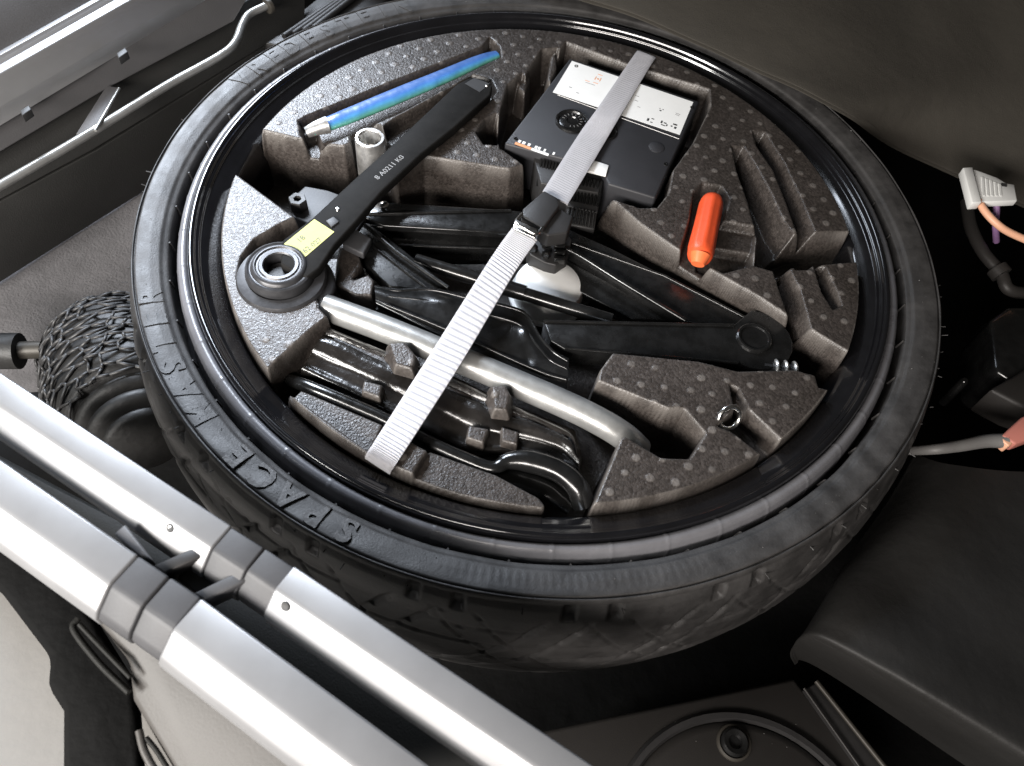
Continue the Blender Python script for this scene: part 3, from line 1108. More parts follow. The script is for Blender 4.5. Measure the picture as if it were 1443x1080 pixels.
org_ = [mark(0.235, 0.25, 0.0007, 0.0045, 0), mark(0.275, 0.25, 0.0007, 0.0045, 0), mark(0.255, 0.12, 0.004, 0.0006, 0), mark(0.255, 0.38, 0.004, 0.0006, 0), mark(0.255, 0.25, 0.0016, 0.0016, 0), mark(0.19, 0.40, 0.004, 0.0005, 0)]
marks('orange_symbol', org_, M_rednk, lab)
# gauge dial
gc = on(806, 172, 0.0)
dial = revolve('dial', [(0.0, 0.0006), (0.004, 0.0008), (0.0045, 0.0016), (0.0085, 0.0012), (0.0100, 0.0006), (0.0108, 0.0018), (0.0122, 0.0022), (0.0130, 0.0016), (0.0134, -0.0004)], M_steel_blk, cmp_, 56, gc)
marks('dial_ticks', [[gc + Vector((math.cos(t + dt) * rr, math.sin(t + dt) * rr, 0.0019 - 0.0003)) for dt, rr in ((-.03, .0060), (-.03, .0080), (.03, .0080), (.03, .0060))] for t in [x * 0.42 for x in range(-4, 8)]], M_lt, dial)
for (u_, v_) in ((812, 94), (975, 152), (938, 232), (727, 196)):
    revolve('case_screw', [(0.0, 0.0001), (0.0009, 0.0001), (0.0010, 0.0006), (0.0015, 0.0006), (0.0017, -0.0003)], M_steel_blk, cmp_, 16, on(u_, v_, 0.0))
tube('case_seam', [on(786, 134, 0.0001), on(957, 196, 0.0001)], 0.0004, M_steel_blk, cmp_, 6)
# second round recess edge, under the strap
revolve('hose_cap', [(0.0, 0.0004), (0.008, 0.0004), (0.0095, 0.0016), (0.0102, 0.001), (0.0104, -0.0005)], M_steel_blk, cmp_, 40, on(851, 186, 0))
# power button, lens shaped
tt = thing  # alias kept short
bt = revolve('button', [(0.0, 0.0013), (0.004, 0.0011), (0.006, 0.0004), (0.0062, -0.0006)], M_case, cmp_, 36, on(925, 208, 0))
# emblem line at the lower left: small pale lettering over an orange-to-white bar
a0, a1 = on(729, 201, .0004), on(774, 217, .0004)
X_ = (a1 - a0)
Y_ = (on(724, 209, .0004) - a0)
bars = []
for i, (s0, s1) in enumerate([(0.0, .08), (.13, .22), (.30, .38), (.52, .60), (.62, .70), (.80, .86), (1.08, 1.14)]):
    p = a0 + X_ * s0 - Y_ * 0.5
    q = a0 + X_ * s1 - Y_ * 0.5
    bars.append([p, q, q + Y_ * 0.42, p + Y_ * 0.42])
marks('badge_lettering', bars, M_label, case)
marks('badge_bar', [[a0 - X_ * .05, a0 + X_ * 0.45, a0 + X_ * 0.45 + Y_ * 0.38, a0 - X_ * .05 + Y_ * 0.38]], M_rednk, case)
marks('badge_bar', [[a0 + X_ * .46, a0 + X_ * 1.0, a0 + X_ * 1.0 + Y_ * 0.38, a0 + X_ * .46 + Y_ * 0.38]], M_label, case)
# white plate and ribbed grilles on the side that faces the jack
prism('white_plate', [at(824, 222, 0.0018), at(858, 233, 0.0018), at(854, 247, 0.0018), at(821, 239, 0.0018)], 0.002, M_label, cmp_, 0.0003)
prism('grille_body', [at(752, 222, -0.006), at(850, 246, -0.006), at(844, 272, -0.006), at(762, 258, -0.006)], 0.034, M_black_pl, cmp_, 0.001)
for i in range(9):
    t = i / 8
    p = at(809 + 39 * t, 248 + 8 * t, -0.004)
    q = at(803 + 39 * t, 283 + 8 * t, -0.012)
    tube('rib', [p, q], 0.0009, M_steel_sat, cmp_, 6)
for i in range(8):
    t = i / 7
    p = at(804 + 33 * t, 292 + 7 * t, -0.012)
    q = at(801 + 33 * t, 314 + 7 * t, -0.020)
    tube('rib', [p, q], 0.0008, M_steel_sat, cmp_, 6)
for i in range(8):
    t = i / 7
    p = at(763 + 30 * t, 224 + 8 * t, -0.003)
    q = at(757 + 26 * t, 262 + 4 * t, -0.014)
    tube('rib', [p, q], 0.0009, M_steel_sat, cmp_, 6)
prism('grip_block', [at(806, 244, -0.008), at(852, 255, -0.008), at(842, 300, -0.014), at(798, 290, -0.014)], 0.020, M_black_pl, cmp_, 0.001)
prism('grip_block', [at(800, 286, -0.014), at(842, 296, -0.014), at(838, 324, -0.021), at(796, 316, -0.021)], 0.018, M_black_pl, cmp_, 0.001)

# ------------------------------------------------------------------ scissor jack
jack = thing('scissor_jack', 'folded black steel scissor jack lying in the deep pocket of the foam', 'jack', at(800, 420, -0.05))


def channel(name, px, z, thick, parent=jack, m=M_steel_sat, bev=0.0012):
    return pxprism(name, px, z, thick, m, parent, bev, 3)


# long right arm with rounded boss
bc = at(1066, 478, -0.011)
boss = [(bc + Vector((math.cos(a), math.sin(a), 0)) * 0.0245) for a in [math.radians(k) for k in range(-120, 100, 18)]]
arm = prism('arm', [at(766, 452, -0.011), at(900, 457, -0.011), at(1034, 458, -0.011)] + boss[::-1] + [at(1040, 513, -0.011), at(900, 500, -0.011), at(796, 492, -0.011), at(776, 480, -0.011)], 0.016, M_steel_sat, jack, 0.0016, 3)
revolve('pivot', [(0.0, 0.0010), (0.009, 0.0012), (0.0095, 0.0022), (0.0108, 0.0024), (0.0116, 0.0018), (0.0120, -0.001)], M_steel_blk, arm, 48, at(1062, 478, -0.011))
# diagonal arm to the right: broad web with a raised flange
channel('arm', [(742, 318), (800, 322), (862, 350), (936, 388), (1012, 424), (1070, 456), (1030, 462), (964, 452), (803, 354), (778, 356)], -0.018, 0.012)
tube('flange', smooth_path([at(782, 354, -0.014), at(805, 354, -0.014), at(880, 400, -0.014), at(966, 452, -0.014)], 6), 0.0016, M_steel_blk, jack, 10)
channel('arm', [(782, 372), (800, 366), (958, 452), (892, 450), (800, 402)], -0.026, 0.010)
# upper left arm, nearly level
channel('arm', [(500, 300), (535, 284), (720, 296), (760, 300), (770, 322), (740, 330), (540, 318)], -0.016, 0.006, m=M_steel_blk)
channel('arm', [(520, 318), (740, 328), (765, 345), (740, 352), (560, 345)], -0.026, 0.008)
channel('arm', [(560, 344), (735, 352), (745, 366), (640, 366), (580, 358)], -0.034, 0.006)
# left diagonal arm and its second flange
channel('arm', [(480, 312), (520, 314), (560, 345), (632, 402), (606, 410), (548, 404), (515, 372)], -0.018, 0.010)
tube('flange', [at(514, 318, -0.014), at(560, 356, -0.014), at(632, 406, -0.014)], 0.0016, M_steel_sat, jack, 8)
for A_, B_, z_ in (((766, 453), (1034, 459), -.0104), ((796, 491), (1040, 512), -.0112), ((742, 320), (936, 389), -.0176), ((936, 389), (1066, 456), -.0176), ((505, 302), (720, 297), -.0155), ((522, 319), (738, 329), -.0185), ((560, 346), (736, 352), -.0260), ((482, 314), (604, 408), -.0176)):
    tube('folded_edge', [at(*A_, z_), at(*B_, z_)], 0.0011, M_steel_blk, jack, 10)
# head end with hinge nut at the left
channel('hinge_plate', [(408, 282), (430, 262), (462, 268), (505, 284), (520, 300), (500, 330), (440, 318), (412, 306)], -0.016, 0.012, m=M_clip)
revolve('hinge_nut', [(0.0028, 0.002), (0.0030, 0.004), (0.0060, 0.0042), (0.0066, 0.003), (0.0068, -0.004)], M_black_pl, jack, 6, at(420, 286, -0.012), sharp=20)
channel('hinge_tongue', [(494, 318), (524, 336), (512, 358), (482, 344)], -0.006, 0.006, m=M_clip)
revolve('rivet', [(0, 0.0014), (0.002, 0.0011), (0.0033, 0)], M_chrome, jack, 20, at(541, 288, -0.014))
# threaded spindle
sp = smooth_path([at(586, 367, -0.021), at(680, 396, -0.021), at(760, 421, -0.021), at(862, 452, -0.021)], 5)
spn = tube('spindle', sp, 0.0048, M_steel_blk, jack, 18)
tube('spindle_sleeve', [at(700, 402, -0.0205), at(740, 414, -0.0205)], 0.0056, M_steel_blk, jack, 18)
# toothed head in the middle
hd = channel('jack_head', [(742, 322), (792, 318), (806, 338), (800, 362), (784, 374), (768, 370), (746, 358)], -0.014, 0.018, m=M_black_pl)
for i in range(5):
    prism('tooth', [at(781, 324 + i * 9, -0.010), at(797, 325 + i * 9, -0.010), at(797, 329 + i * 9, -0.010), at(781, 329 + i * 9, -0.010)], 0.006, M_steel_blk, hd, 0.0006)
for (u, v) in ((768, 342), (770, 358), (752, 350)):
    revolve('bolt_head', [(0, 0.0030), (0.0018, 0.0028), (0.0030, 0.0018), (0.0034, -0.002)], M_steel_blk, hd, 6, at(u, v, -0.012), sharp=20)
# end screw at the right
e0, e1 = at(1074, 520, -0.016), at(1122, 526, -0.016)
tube('end_screw', [e0, e1], 0.0052, M_headst, jack, 16)
for k in range(3):
    p = e0.lerp(e1, 0.35 + 0.27 * k)
    dd = (e1 - e0).normalized()
    revolve('screw_collar', [(0.0, -0.0011), (0.0072, -0.0011), (0.0078, 0), (0.0072, 0.0011), (0, 0.0011)], M_socket, jack, 20, p, dd)


# stamped base plate, a curved pressed trough
def pressed_plate(name, up, lo, z_edge, z_mid, m, parent, n=40, k=14, thick=0.0016):
    A = smooth_path([at(*q, z_edge) for q in up], 8)
    B = smooth_path([at(*q, z_edge) for q in lo], 8)

    def samp(P, t):
        x = t * (len(P) - 1)
        i = min(int(x), len(P) - 2)
        return P[i].lerp(P[i + 1], x - i)
    vs = []
    for i in range(n + 1):
        a, b_ = samp(A, i / n), samp(B, i / n)
        for j in range(k + 1):
            t = j / k
            p = a.lerp(b_, t)
            f = math.sin(PI * t) ** 0.6
            lip = 0.0022 * (math.exp(-((t - 0.0) / 0.07) ** 2) + math.exp(-((t - 1) / 0.07) ** 2))
            dim = 0
            for (ci, cj, rr, h) in ((0.52, .45, .05, -.0022), (0.66, .35, .035, .0016), (0.72, .7, .04, -.0016), (.30, .35, .05, .0016), (0.55, .8, .05, .0018)):
                dim += h * math.exp(-(((i / n - ci) / rr) ** 2 + ((t - cj) / (rr * 3.2)) ** 2))
            zz = z_edge + (z_mid - z_edge) * f + lip + dim
            vs.append(Vector((p.x, p.y, zz)))
    W = k + 1
    fs = [(i * W + j, i * W + j + 1, (i + 1) * W + j + 1, (i + 1) * W + j) for i in range(n) for j in range(k)]
    n0 = len(vs)
    vs += [v - Vector((0, 0, thick)) for v in vs]
    fs += [tuple(n0 + q for q in f[::-1]) for f in fs]
    border = list(range(W)) + [i * W + k for i in range(1, n + 1)] + [n * W + j for j in range(k - 1, -1, -1)] + [i * W for i in range(n - 1, 0, -1)]
    for q in range(len(border)):
        a, b_ = border[q], border[(q + 1) % len(border)]
        fs.append((a, b_, b_ + n0, a + n0))
    o = mesh_obj(name, vs, fs, m, parent)
    fix_normals(o)
    return auto_smooth(o, 60)


pressed_plate('base_plate', [(528, 405), (560, 410), (610, 409), (665, 422), (712, 432), (742, 444), (760, 474), (780, 496), (801, 508)],
              [(530, 428), (560, 442), (600, 462), (640, 480), (680, 500), (715, 516), (745, 530), (770, 540), (798, 548)], -0.012, -0.0075, M_steel_blk, jack, 80, 22)
for px_ in ([(530, 406), (560, 410), (610, 409), (665, 422), (712, 432), (742, 444), (760, 474), (780, 496), (800, 509)], [(531, 427), (560, 441), (600, 461), (640, 479), (680, 499), (715, 515), (745, 529), (770, 539), (797, 547)],
            [(548, 418), (600, 424), (660, 437), (706, 448), (736, 460), (756, 486), (776, 508), (799, 520)], [(545, 430), (600, 452), (660, 478), (720, 506), (770, 527), (798, 535)]):
    tube('rolled_edge', smooth_path([at(*q, -0.0098 if len(px_) > 8 else -0.0082) for q in px_], 6), 0.0011, M_steel_blk, jack, 10)
prism('base_side', [at(532, 430, -0.013), at(600, 463, -0.013), at(680, 501, -0.013), at(798, 549, -0.013), at(796, 553, -0.013), at(680, 508, -0.013), at(600, 470, -0.013), at(530, 436, -0.013)], 0.018, M_steel_blk, jack)

# white cap lying under the spindle
cap = thing('white_disc', 'domed white plastic disc lying beneath the spindle of the jack', 'disc', at(775, 400, -0.04))
cc = at(774, 402, -0.0285)
revolve('dome', [(0.0, 0.0052), (0.010, 0.0050), (0.018, 0.0040), (0.0235, 0.0018), (0.0250, -0.002), (0.0250, -0.012)], M_white, cap, 56, cc)
revolve('disc_edge', [(0.0250, -0.011), (0.0275, -0.0105), (0.0280, -0.012), (0.0275, -0.0135), (0.0250, -0.0135)], M_white, cap, 56, cc)

# ------------------------------------------------------------------ silver tube bar
sb = thing('steel_tube_bar', 'thick dull silver steel tube lying across the foam beside the base of the jack', 'steel tube', at(660, 520, -0.015))
zb = -0.011
path = smooth_path([at(458, 433, zb), at(560, 471, zb), at(700, 529, zb), at(800, 572, zb), at(850, 597, zb - .001), at(880, 616, zb - .007), at(900, 634, zb - 0.018)], 6)


def tube_hollow(name, path, r, m, parent):
    vs, fs = tube_data(path, lambda t: r * (1 - 0.0 * t), 28)
    fs = fs[:-2]
    n = len(path)
    o = mesh_obj(name, vs, fs, m, parent)
    fix_normals(o)
    auto_smooth(o, 60)
    return o


tube_hollow('tube', path, 0.0086, M_zinc, sb)
dd = (path[1] - path[0]).normalized()
revolve('tube_mouth', [(0.0086, 0.0), (0.0082, -0.0006), (0.0074, -0.0006), (0.0070, 0.0004), (0.0070, 0.02), (0.0, 0.02)], M_chrome, sb, 32, path[0], dd)

# black bent handle at the bottom
hb = thing('stamped_bracket', 'dark stamped steel bracket ending in a bent hook below the silver tube', 'bracket', at(640, 640, -0.03))
zz = -0.012
hp = smooth_path([at(408, 536, zz - .012), at(440, 548, zz - .001), at(535, 588, zz), at(600, 622, zz), at(660, 649, zz), at(695, 660, zz), at(716, 650, zz + .001), at(745, 650, zz + .001), at(785, 663, zz), at(812, 685, zz - .002), at(822, 712, zz - .01)], 8)
tube('bar', hp, lambda t: 0.0042 + 0.0026 * max(0, min(1, (t - 0.55) / 0.15)), M_steel_blk, hb, 18)
br_mat = mat('lacquered_dark_steel', (0.013, 0.0115, 0.0105), 0.24, coat=0.3, var=0.4, vscale=45, rvar=0.08, bump=[('noise', 60, 0.0012), ('noise', 260, 0.0003)])
UPB = smooth_path([at(464, 462, -0.0105), at(545, 496, -0.0105), at(640, 535, -0.0105), at(700, 562, -0.0105), (at(760, 588, -0.0105)), at(806, 612, -0.0105), at(812, 640, -0.012)], 8)
LOB = smooth_path([at(424, 526, -0.019), at(500, 562, -0.019), at(590, 608, -0.019), at(660, 640, -0.019), at(712, 640, -0.019), at(770, 650, -0.018), at(816, 676, -0.018)], 8)
vs, fs = [], []
NB, KB = 96, 26
PRF = [(0, -.0105), (.05, -.0095), (.09, -.0090), (.12, -.0125), (.16, -.0128), (.22, -.0100), (.36, -.0092), (.50, -.0108), (.56, -.0112), (.59, -.0138), (.68, -.0142), (.82, -.0160), (.90, -.0150), (.96, -.0160), (1.0, -.0190)]
for i in range(NB + 1):
    x = i / NB * (len(UPB) - 1)
    q = min(int(x), len(UPB) - 2)
    a = UPB[q].lerp(UPB[q + 1], x - q)
    b_ = LOB[q].lerp(LOB[q + 1], x - q)
    for j in range(KB + 1):
        t = j / KB
        p = a.lerp(b_, t)
        zq = float(np.interp(t, [k_[0] for k_ in PRF], [k_[1] for k_ in PRF])) + 0.0006 * math.sin(i * 0.32) * math.sin(t * 7)
        vs.append(Vector((p.x, p.y, zq)))
W_ = KB + 1
fs = [(i * W_ + j, i * W_ + j + 1, (i + 1) * W_ + j + 1, (i + 1) * W_ + j) for i in range(NB) for j in range(KB)]
n0 = len(vs)
vs += [v - Vector((0, 0, 0.0016)) for v in vs]
fs += [tuple(n0 + q for q in f[::-1]) for f in fs]
border = list(range(W_)) + [i * W_ + KB for i in range(1, NB + 1)] + [NB * W_ + j for j in range(KB - 1, -1, -1)] + [i * W_ for i in range(NB - 1, 0, -1)]
for q in range(len(border)):
    a, b_ = border[q], border[(q + 1) % len(border)]
    fs.append((a, b_, b_ + n0, a + n0))
o = mesh_obj('pressed_plate', vs, fs, br_mat, hb)
fix_normals(o)
auto_smooth(o, 60)
tube('flattened_tail', smooth_path([at(690, 668, zz - .006), at(730, 676, zz - .007), at(775, 692, zz - .009), at(805, 712, zz - .014)], 8), 0.0068, M_steel_blk, hb, 14, 0.6)

# ------------------------------------------------------------------ ratchet wrench
rw = thing('ratchet_wrench', 'long black ratchet wrench with round steel head lying diagonally over the foam', 'wrench', at(520, 260, 0.0))
ZW = 0.0075
body_px = [(441, 306), (500, 251), (560, 197), (592, 167), (644, 118), (664, 108), (684, 112), (694, 122), (691, 134), (640, 180), (594, 217), (538, 270), (502, 312), (472, 345), (450, 378), (432, 392), (352, 372), (372, 345)]
handle = pxprism('handle', body_px[:16] + [(395, 372), (398, 338)], ZW, 0.0075, M_handle, rw, 0.0016, 3)
hc = at(393, 374, ZW)
revolve('head', [(0.0095, -0.012), (0.0095, 0.0004), (0.0102, 0.0012), (0.0122, 0.0013), (0.0130, 0.0004), (0.0140, 0.0004), (0.0150, 0.0014), (0.0162, 0.0013), (0.0172, 0.0004), (0.0180, -0.001), (0.0190, -0.001), (0.0198, -0.0004), (0.0210, -0.0010), (0.0216, -0.003), (0.0222, -0.0075)], M_headst, rw, 72, hc)
revolve('ratchet_ring', [(0.0216, -0.006), (0.0250, -0.0066), (0.0274, -0.0072), (0.0285, -0.009), (0.0287, -0.012), (0.0279, -0.0135), (0.0285, -0.015), (0.0285, -0.022)], M_headst, rw, 72, hc + Vector((0.001, -0.002, 0)))
revolve('lower_housing', [(0.022, -0.010), (0.0300, -0.0120), (0.0312, -0.0130), (0.0316, -0.0150), (0.0316, -0.024)], M_headst, rw, 64, hc + Vector((0.0035, -0.004, 0)))
prism('pivot_face', [hc + Vector((math.cos(a) * 0.0076, math.sin(a) * 0.0076, -0.006)) for a in [math.radians(30 * k) for k in range(12)]], 0.002, M_black_pl, rw)
for (u, v, r_) in ((476, 295, .0016), (686, 121, .0016)):
    revolve('rivet', [(0, 0.0009), (r_ * .7, 0.0007), (r_, 0)], M_chrome, rw, 18, at(u, v, ZW))
st = prism('sticker', [at(443, 309, ZW + .0003), at(471, 327, ZW + .0003), at(428, 364, ZW + .0003), at(400, 344, ZW + .0003)], 0.0002, M_yellow, rw)
sx = (at(471, 318, ZW) - at(413, 362, ZW)).normalized()
sy = (at(443, 309, ZW) - at(471, 327, ZW)).normalized()
if sx.cross(sy).z < 0:
    sy = -sy
flat_text('print', '18', 0.0058, at(424, 337, ZW + .0004), sx, sy, M_inkgrey, st)
flat_text('print', '62 027', 0.0056, at(440, 346, ZW + .0004), sx, sy, M_inkgrey, st)
hx = (at(582, 209, ZW) - at(518, 263, ZW)).normalized()
hy = (at(518, 220, ZW) - at(560, 260, ZW)).normalized()
if hx.cross(hy).z < 0:
    hy = -hy
flat_text('stamped_number', '8 A0211 K0', 0.0058, at(549, 236, ZW + .0001), hx, hy, M_lt, handle, squeeze=1.05)
prism('end_plate', [at(655, 118, ZW + .0002), at(668, 110, ZW + .0002), at(690, 118, ZW + .0002), at(676, 130, ZW + .0002)], 0.0003, M_black_pl, rw)
prism('direction_lever', [at(459, 311, ZW + .0012), at(470, 305, ZW + .0012), at(478, 312, ZW + .0012), at(467, 320, ZW + .0012)], 0.0012, M_clip, rw, 0.0004)

# ------------------------------------------------------------------ socket
so = thing('wheel_socket', 'short silver wheel-nut socket standing upright in the foam beside the wrench handle', 'socket', at(524, 236, -0.03))
sc_ = at(521, 194, 0.010)
revolve('shell', [(0.0, -0.034), (0.0102, -0.034), (0.0106, -0.033), (0.0107, -0.0015), (0.0102, 0.0), (0.0086, 0.0002), (0.0080, -0.0008)], M_socket, so, 56, sc_)
hexr = []
for k in range(60):
    hexr.append(0.0080 * (0.90 + 0.10 * abs(math.cos(3 * 2 * PI * k / 60))))
vs, fs = [], []
for lvl, (s, zz_) in enumerate(((1.0, -0.0008), (0.96, -0.012), (0.45, -0.0125), (0.42, -0.0090), (0.0, -0.0085))):
    for k in range(60):
        a = 2 * PI * k / 60
        r_ = hexr[k] * s if lvl < 2 else 0.0080 * s
        vs.append(sc_ + Vector((math.cos(a) * r_, math.sin(a) * r_, zz_)))
for l in range(4):
    for k in range(60):
        k2 = (k + 1) % 60
        fs.append((l * 60 + k, l * 60 + k2, (l + 1) * 60 + k2, (l + 1) * 60 + k))
o = mesh_obj('hex_bore', vs, fs, M_socket, so)
auto_smooth(o, 40)

# ------------------------------------------------------------------ film wrapped tube
ft = thing('wrapped_tube', 'slim tube in shiny blue and green film in the upper foam slot', 'wrapped tube', at(560, 130, -0.006))
zt = 0.0005
path = smooth_path([at(440, 183, zt - .002), at(470, 172, zt), at(510, 156, zt), at(570, 131, zt), at(630, 106, zt), at(675, 86, zt - .001), at(700, 77, zt - .002)], 8)
rad = lambda t: 0.0040 + 0.0036 * math.sin(PI * min(1, (t + 0.12) * 0.85)) ** 0.8 - 0.0008 * t
vs, fs = tube_data(path, rad, 24, 0.62)
o = mesh_obj('film', vs, fs, M_film, ft)
fix_normals(o)
auto_smooth(o, 60)
sv = o.data.attributes.new('side', 'FLOAT', 'POINT')
vals = []
for i, v in enumerate(vs):
    a = 2 * PI * (i % 24) / 24
    # +s is toward travel x up = right-hand side (towards the camera): green there, blue on top/back
    vals.append(0.78 - 0.40 * math.cos(a) + 0.16 * math.sin(a))
sv.data.foreach_set('value', vals)
tube('clear_end', smooth_path([at(432, 187, zt - .003), at(446, 181, zt - .001), at(462, 176, zt)], 6), lambda t: 0.0040 + 0.0024 * t, M_socket, ft, 18)
# ------------------------------------------------------------------ orange handle
og = thing('orange_handle', 'bright orange plastic screwdriver handle lying in the foam right of the compressor', 'handle', at(993, 325, -0.01))
zo = 0.0005
p0, p1 = at(1004, 281, zo - .002), at(985, 366, zo)
path = [p0.lerp(p1, t) for t in (0, .02, .06, .12, .5, .85, .93, .97, 1.0)]
rads = [0.0055, .0074, .0082, .0084, .0085, .0090, .0088, .0080, .0062]
vs, fs = [], []
tn = (p1 - p0).normalized()
s_ = tn.cross(Vector((0, 0, 1))).normalized()
b_ = s_.cross(tn).normalized()
for p, r_ in zip(path, rads):
    for k in range(32):
        a = 2 * PI * k / 32
        rr = r_ * (1 + 0.05 * math.cos(8 * a) * (0.1 < (p - p0).length / (p1 - p0).length < 0.9))
        vs.append(p + s_ * math.cos(a) * rr + b_ * math.sin(a) * rr)
for i in range(len(path) - 1):
    for k in range(32):
        k2 = (k + 1) % 32
        fs.append((i * 32 + k, i * 32 + k2, (i + 1) * 32 + k2, (i + 1) * 32 + k))
fs += [tuple(range(31, -1, -1)), tuple((len(path) - 1) * 32 + k for k in range(32))]
o = mesh_obj('grip', vs, fs, M_orange, og)
fix_normals(o)
auto_smooth(o, 50)
tube('tip', [p1.lerp(p0, 0.04) + Vector((0, 0, .0018)), p1 + tn * 0.004 + Vector((0, 0, -.001))], lambda t: 0.0072 - 0.0026 * t, M_orange2, og, 20)

# steel ring in the lower right slot
rg = thing('steel_ring', 'small shiny steel ring standing in the lower right foam slot', 'ring', at(1029, 590, -0.01))
rc = at(1028, 589, -0.003)
ax = Vector((0.35, -0.75, 0.55))
revolve('ring', [(0.0072 + 0.0016 * math.cos(t), 0.0016 * math.sin(t)) for t in [k * PI / 5 for k in range(10)]], M_chrome, rg, 40, rc, ax, closed=True, sharp=80)

# ------------------------------------------------------------------ strap
sp_ = thing('tie_down_strap', 'pale grey webbing strap with black buckle stretched across the tools', 'strap', at(730, 330, 0.0))


def webbing(name, left, right, m, parent, rib=0.0019, amp=0.00022, thick=0.0012, nw=10):
    A = [at(*q) for q in left]
    B = [at(*q) for q in right]
    L_ = sum((A[i + 1] - A[i]).length for i in range(len(A) - 1))
    n = int(L_ / rib * 6)
    A = smooth_path(A, 12)
    B = smooth_path(B, 12)

    def samp(P, t):
        x = t * (len(P) - 1)
        i = min(int(x), len(P) - 2)
        return P[i].lerp(P[i + 1], x - i)
    vs = []
    for i in range(n + 1):
        a, b2 = samp(A, i / n), samp(B, i / n)
        for j in range(nw + 1):
            t = j / nw
            edge = min(t, 1 - t) * 2
            z = amp * math.sin(2 * PI * i / 6) * min(1, edge * 5) - 0.0005 * (1 - min(1, edge * 6)) + 0.0004 * math.sin(i / n * 9 + t * 2)
            vs.append(a.lerp(b2, t) + Vector((0, 0, z)))
    W = nw + 1
    fs = [(i * W + j, i * W + j + 1, (i + 1) * W + j + 1, (i + 1) * W + j) for i in range(n) for j in range(nw)]
    n0 = len(vs)
    vs += [v - Vector((0, 0, thick)) for v in vs]
    fs += [tuple(n0 + q for q in f[::-1]) for f in fs]
    border = list(range(W)) + [i * W + nw for i in range(1, n + 1)] + [n * W + j for j in range(nw - 1, -1, -1)] + [i * W for i in range(n - 1, 0, -1)]
    for q in range(len(border)):
        a, b2 = border[q], border[(q + 1) % len(border)]
        fs.append((a, b2, b2 + n0, a + n0))
    o = mesh_obj(name, vs, fs, m, parent)
    fix_normals(o)
    return auto_smooth(o, 60)


webbing('webbing', [(899, 72, -0.004), (893, 78, 0.001), (846, 146, 0.0045), (815, 190, 0.0045), (765, 269, 0.009)],
        [(926, 81, -0.004), (919, 88, 0.001), (877, 158, 0.0045), (850, 204, 0.0045), (800, 287, 0.009)], M_web, sp_, rib=0.0016, amp=0.00008)
webbing('webbing', [(722, 320, 0.013), (690, 366, 0.011), (610, 492, 0.006), (530, 617, 0.002), (516, 640, 0.0), (514, 645, -0.004)],
        [(757, 338, 0.013), (722, 388, 0.011), (650, 510, 0.006), (567, 640, 0.002), (552, 662, 0.0), (549, 667, -0.004)], M_web, sp_, rib=0.0021, amp=0.00042)
prism('buckle', [at(767, 268, 0.0125), at(785, 278, 0.0125), at(789, 290, 0.0125), at(766, 322, 0.0125), at(735, 304, 0.0125), at(737, 294, 0.0125)], 0.007, M_black_pl, sp_, 0.0014, 3)
prism('buckle_tongue', [at(783, 291, 0.0085), at(808, 304, 0.0085), at(800, 328, 0.0085), at(772, 332, 0.0085), at(758, 322, 0.0085)], 0.012, M_black_pl, sp_, 0.0014, 3)
tube('wire_loop', smooth_path([at(736, 302, 0.0115), at(727, 314, 0.0145), at(740, 322, 0.0155), at(756, 330, 0.0145), at(764, 322, 0.0115)], 6), 0.0013, M_chrome, sp_, 10)
prism('metal_keeper', [at(727, 309, 0.0160), at(757, 323, 0.0160), at(754, 336, 0.0150), at(722, 321, 0.0150)], 0.0012, M_chrome, sp_, 0.0004)

# ------------------------------------------------------------------ lower left: rails
def rail(name, A, B, width, height, m, parent, z=0.05, drop=0.006):
    """aluminium profile from A to B (upper/far edge line), with rounded top and a chamfered near face"""
    a, b2 = at(*A, z), at(*B, z)
    d = (b2 - a)
    d.z = 0
    d.normalize()
    s = Vector((d.y, -d.x, 0))      # to the right of travel
    if s.dot(at(A[0] - 60, A[1] + 90, z) - a) < 0:
        s = -s
    prof = [(0, 0), (width * 0.52, 0.0), (width * 0.60, -height * 0.04), (width * 0.92, -height * 0.42), (width, -height * 0.6), (width, -height), (0, -height)]
    vs = [p + s * x + Vector((0, 0, h)) for p in (a, b2) for x, h in prof]
    n = len(prof)
    fs = [(i, (i + 1) % n, n + (i + 1) % n, n + i) for i in range(n)] + [tuple(range(n - 1, -1, -1)), tuple(range(n, 2 * n))]
    o = mesh_obj(name, vs, fs, m, parent)
    fix_normals(o)
    bevel(o, 0.0018, 3, 12)
    return o, a, b2, s, d


r1 = thing('inner_rail', 'jointed satin aluminium rail nearest the tyre at the lower left', 'rail', at(340, 780, 0.0), 'aluminium rails of the boot edge')
rail('bar', (-80, 472), (326, 741), 0.0235, 0.019, M_alu, r1)
rail('bar', (414, 797), (900, 1122), 0.0235, 0.019, M_alu, r1)
rail('hinge_joint', (326, 743), (372, 772), 0.0226, 0.018, M_clip, r1, 0.0498)
rail('hinge_joint', (374, 773), (416, 801), 0.0220, 0.018, M_clip, r1, 0.0490)
for (u, v) in ((241, 744), (403, 854)):
    revolve('screw_hole', [(0.0, 0.0006), (0.0012, 0.0006), (0.0020, 0.0009), (0.0024, 0.0)], M_ink, r1, 18, at(u, v, 0.0475), Vector((-0.3, -0.6, 0.74)))
r2 = thing('outer_rail', 'wide overexposed aluminium rail along the very edge of the boot', 'rail', at(200, 840, 0.0), 'aluminium rails of the boot edge')
rail('bar', (-80, 592), (194, 782), 0.030, 0.022, M_alu, r2)
rail('bar', (283, 842), (700, 1150), 0.030, 0.022, M_alu, r2)
rail('hinge_joint', (195, 783), (238, 812), 0.0290, 0.020, M_clip, r2, 0.0496)
rail('hinge_joint', (240, 813), (283, 842), 0.0284, 0.020, M_clip, r2, 0.0488)
lk = thing('rail_link', 'dark plastic link joining the two aluminium rails at their joint', 'link', at(270, 800, 0.02))
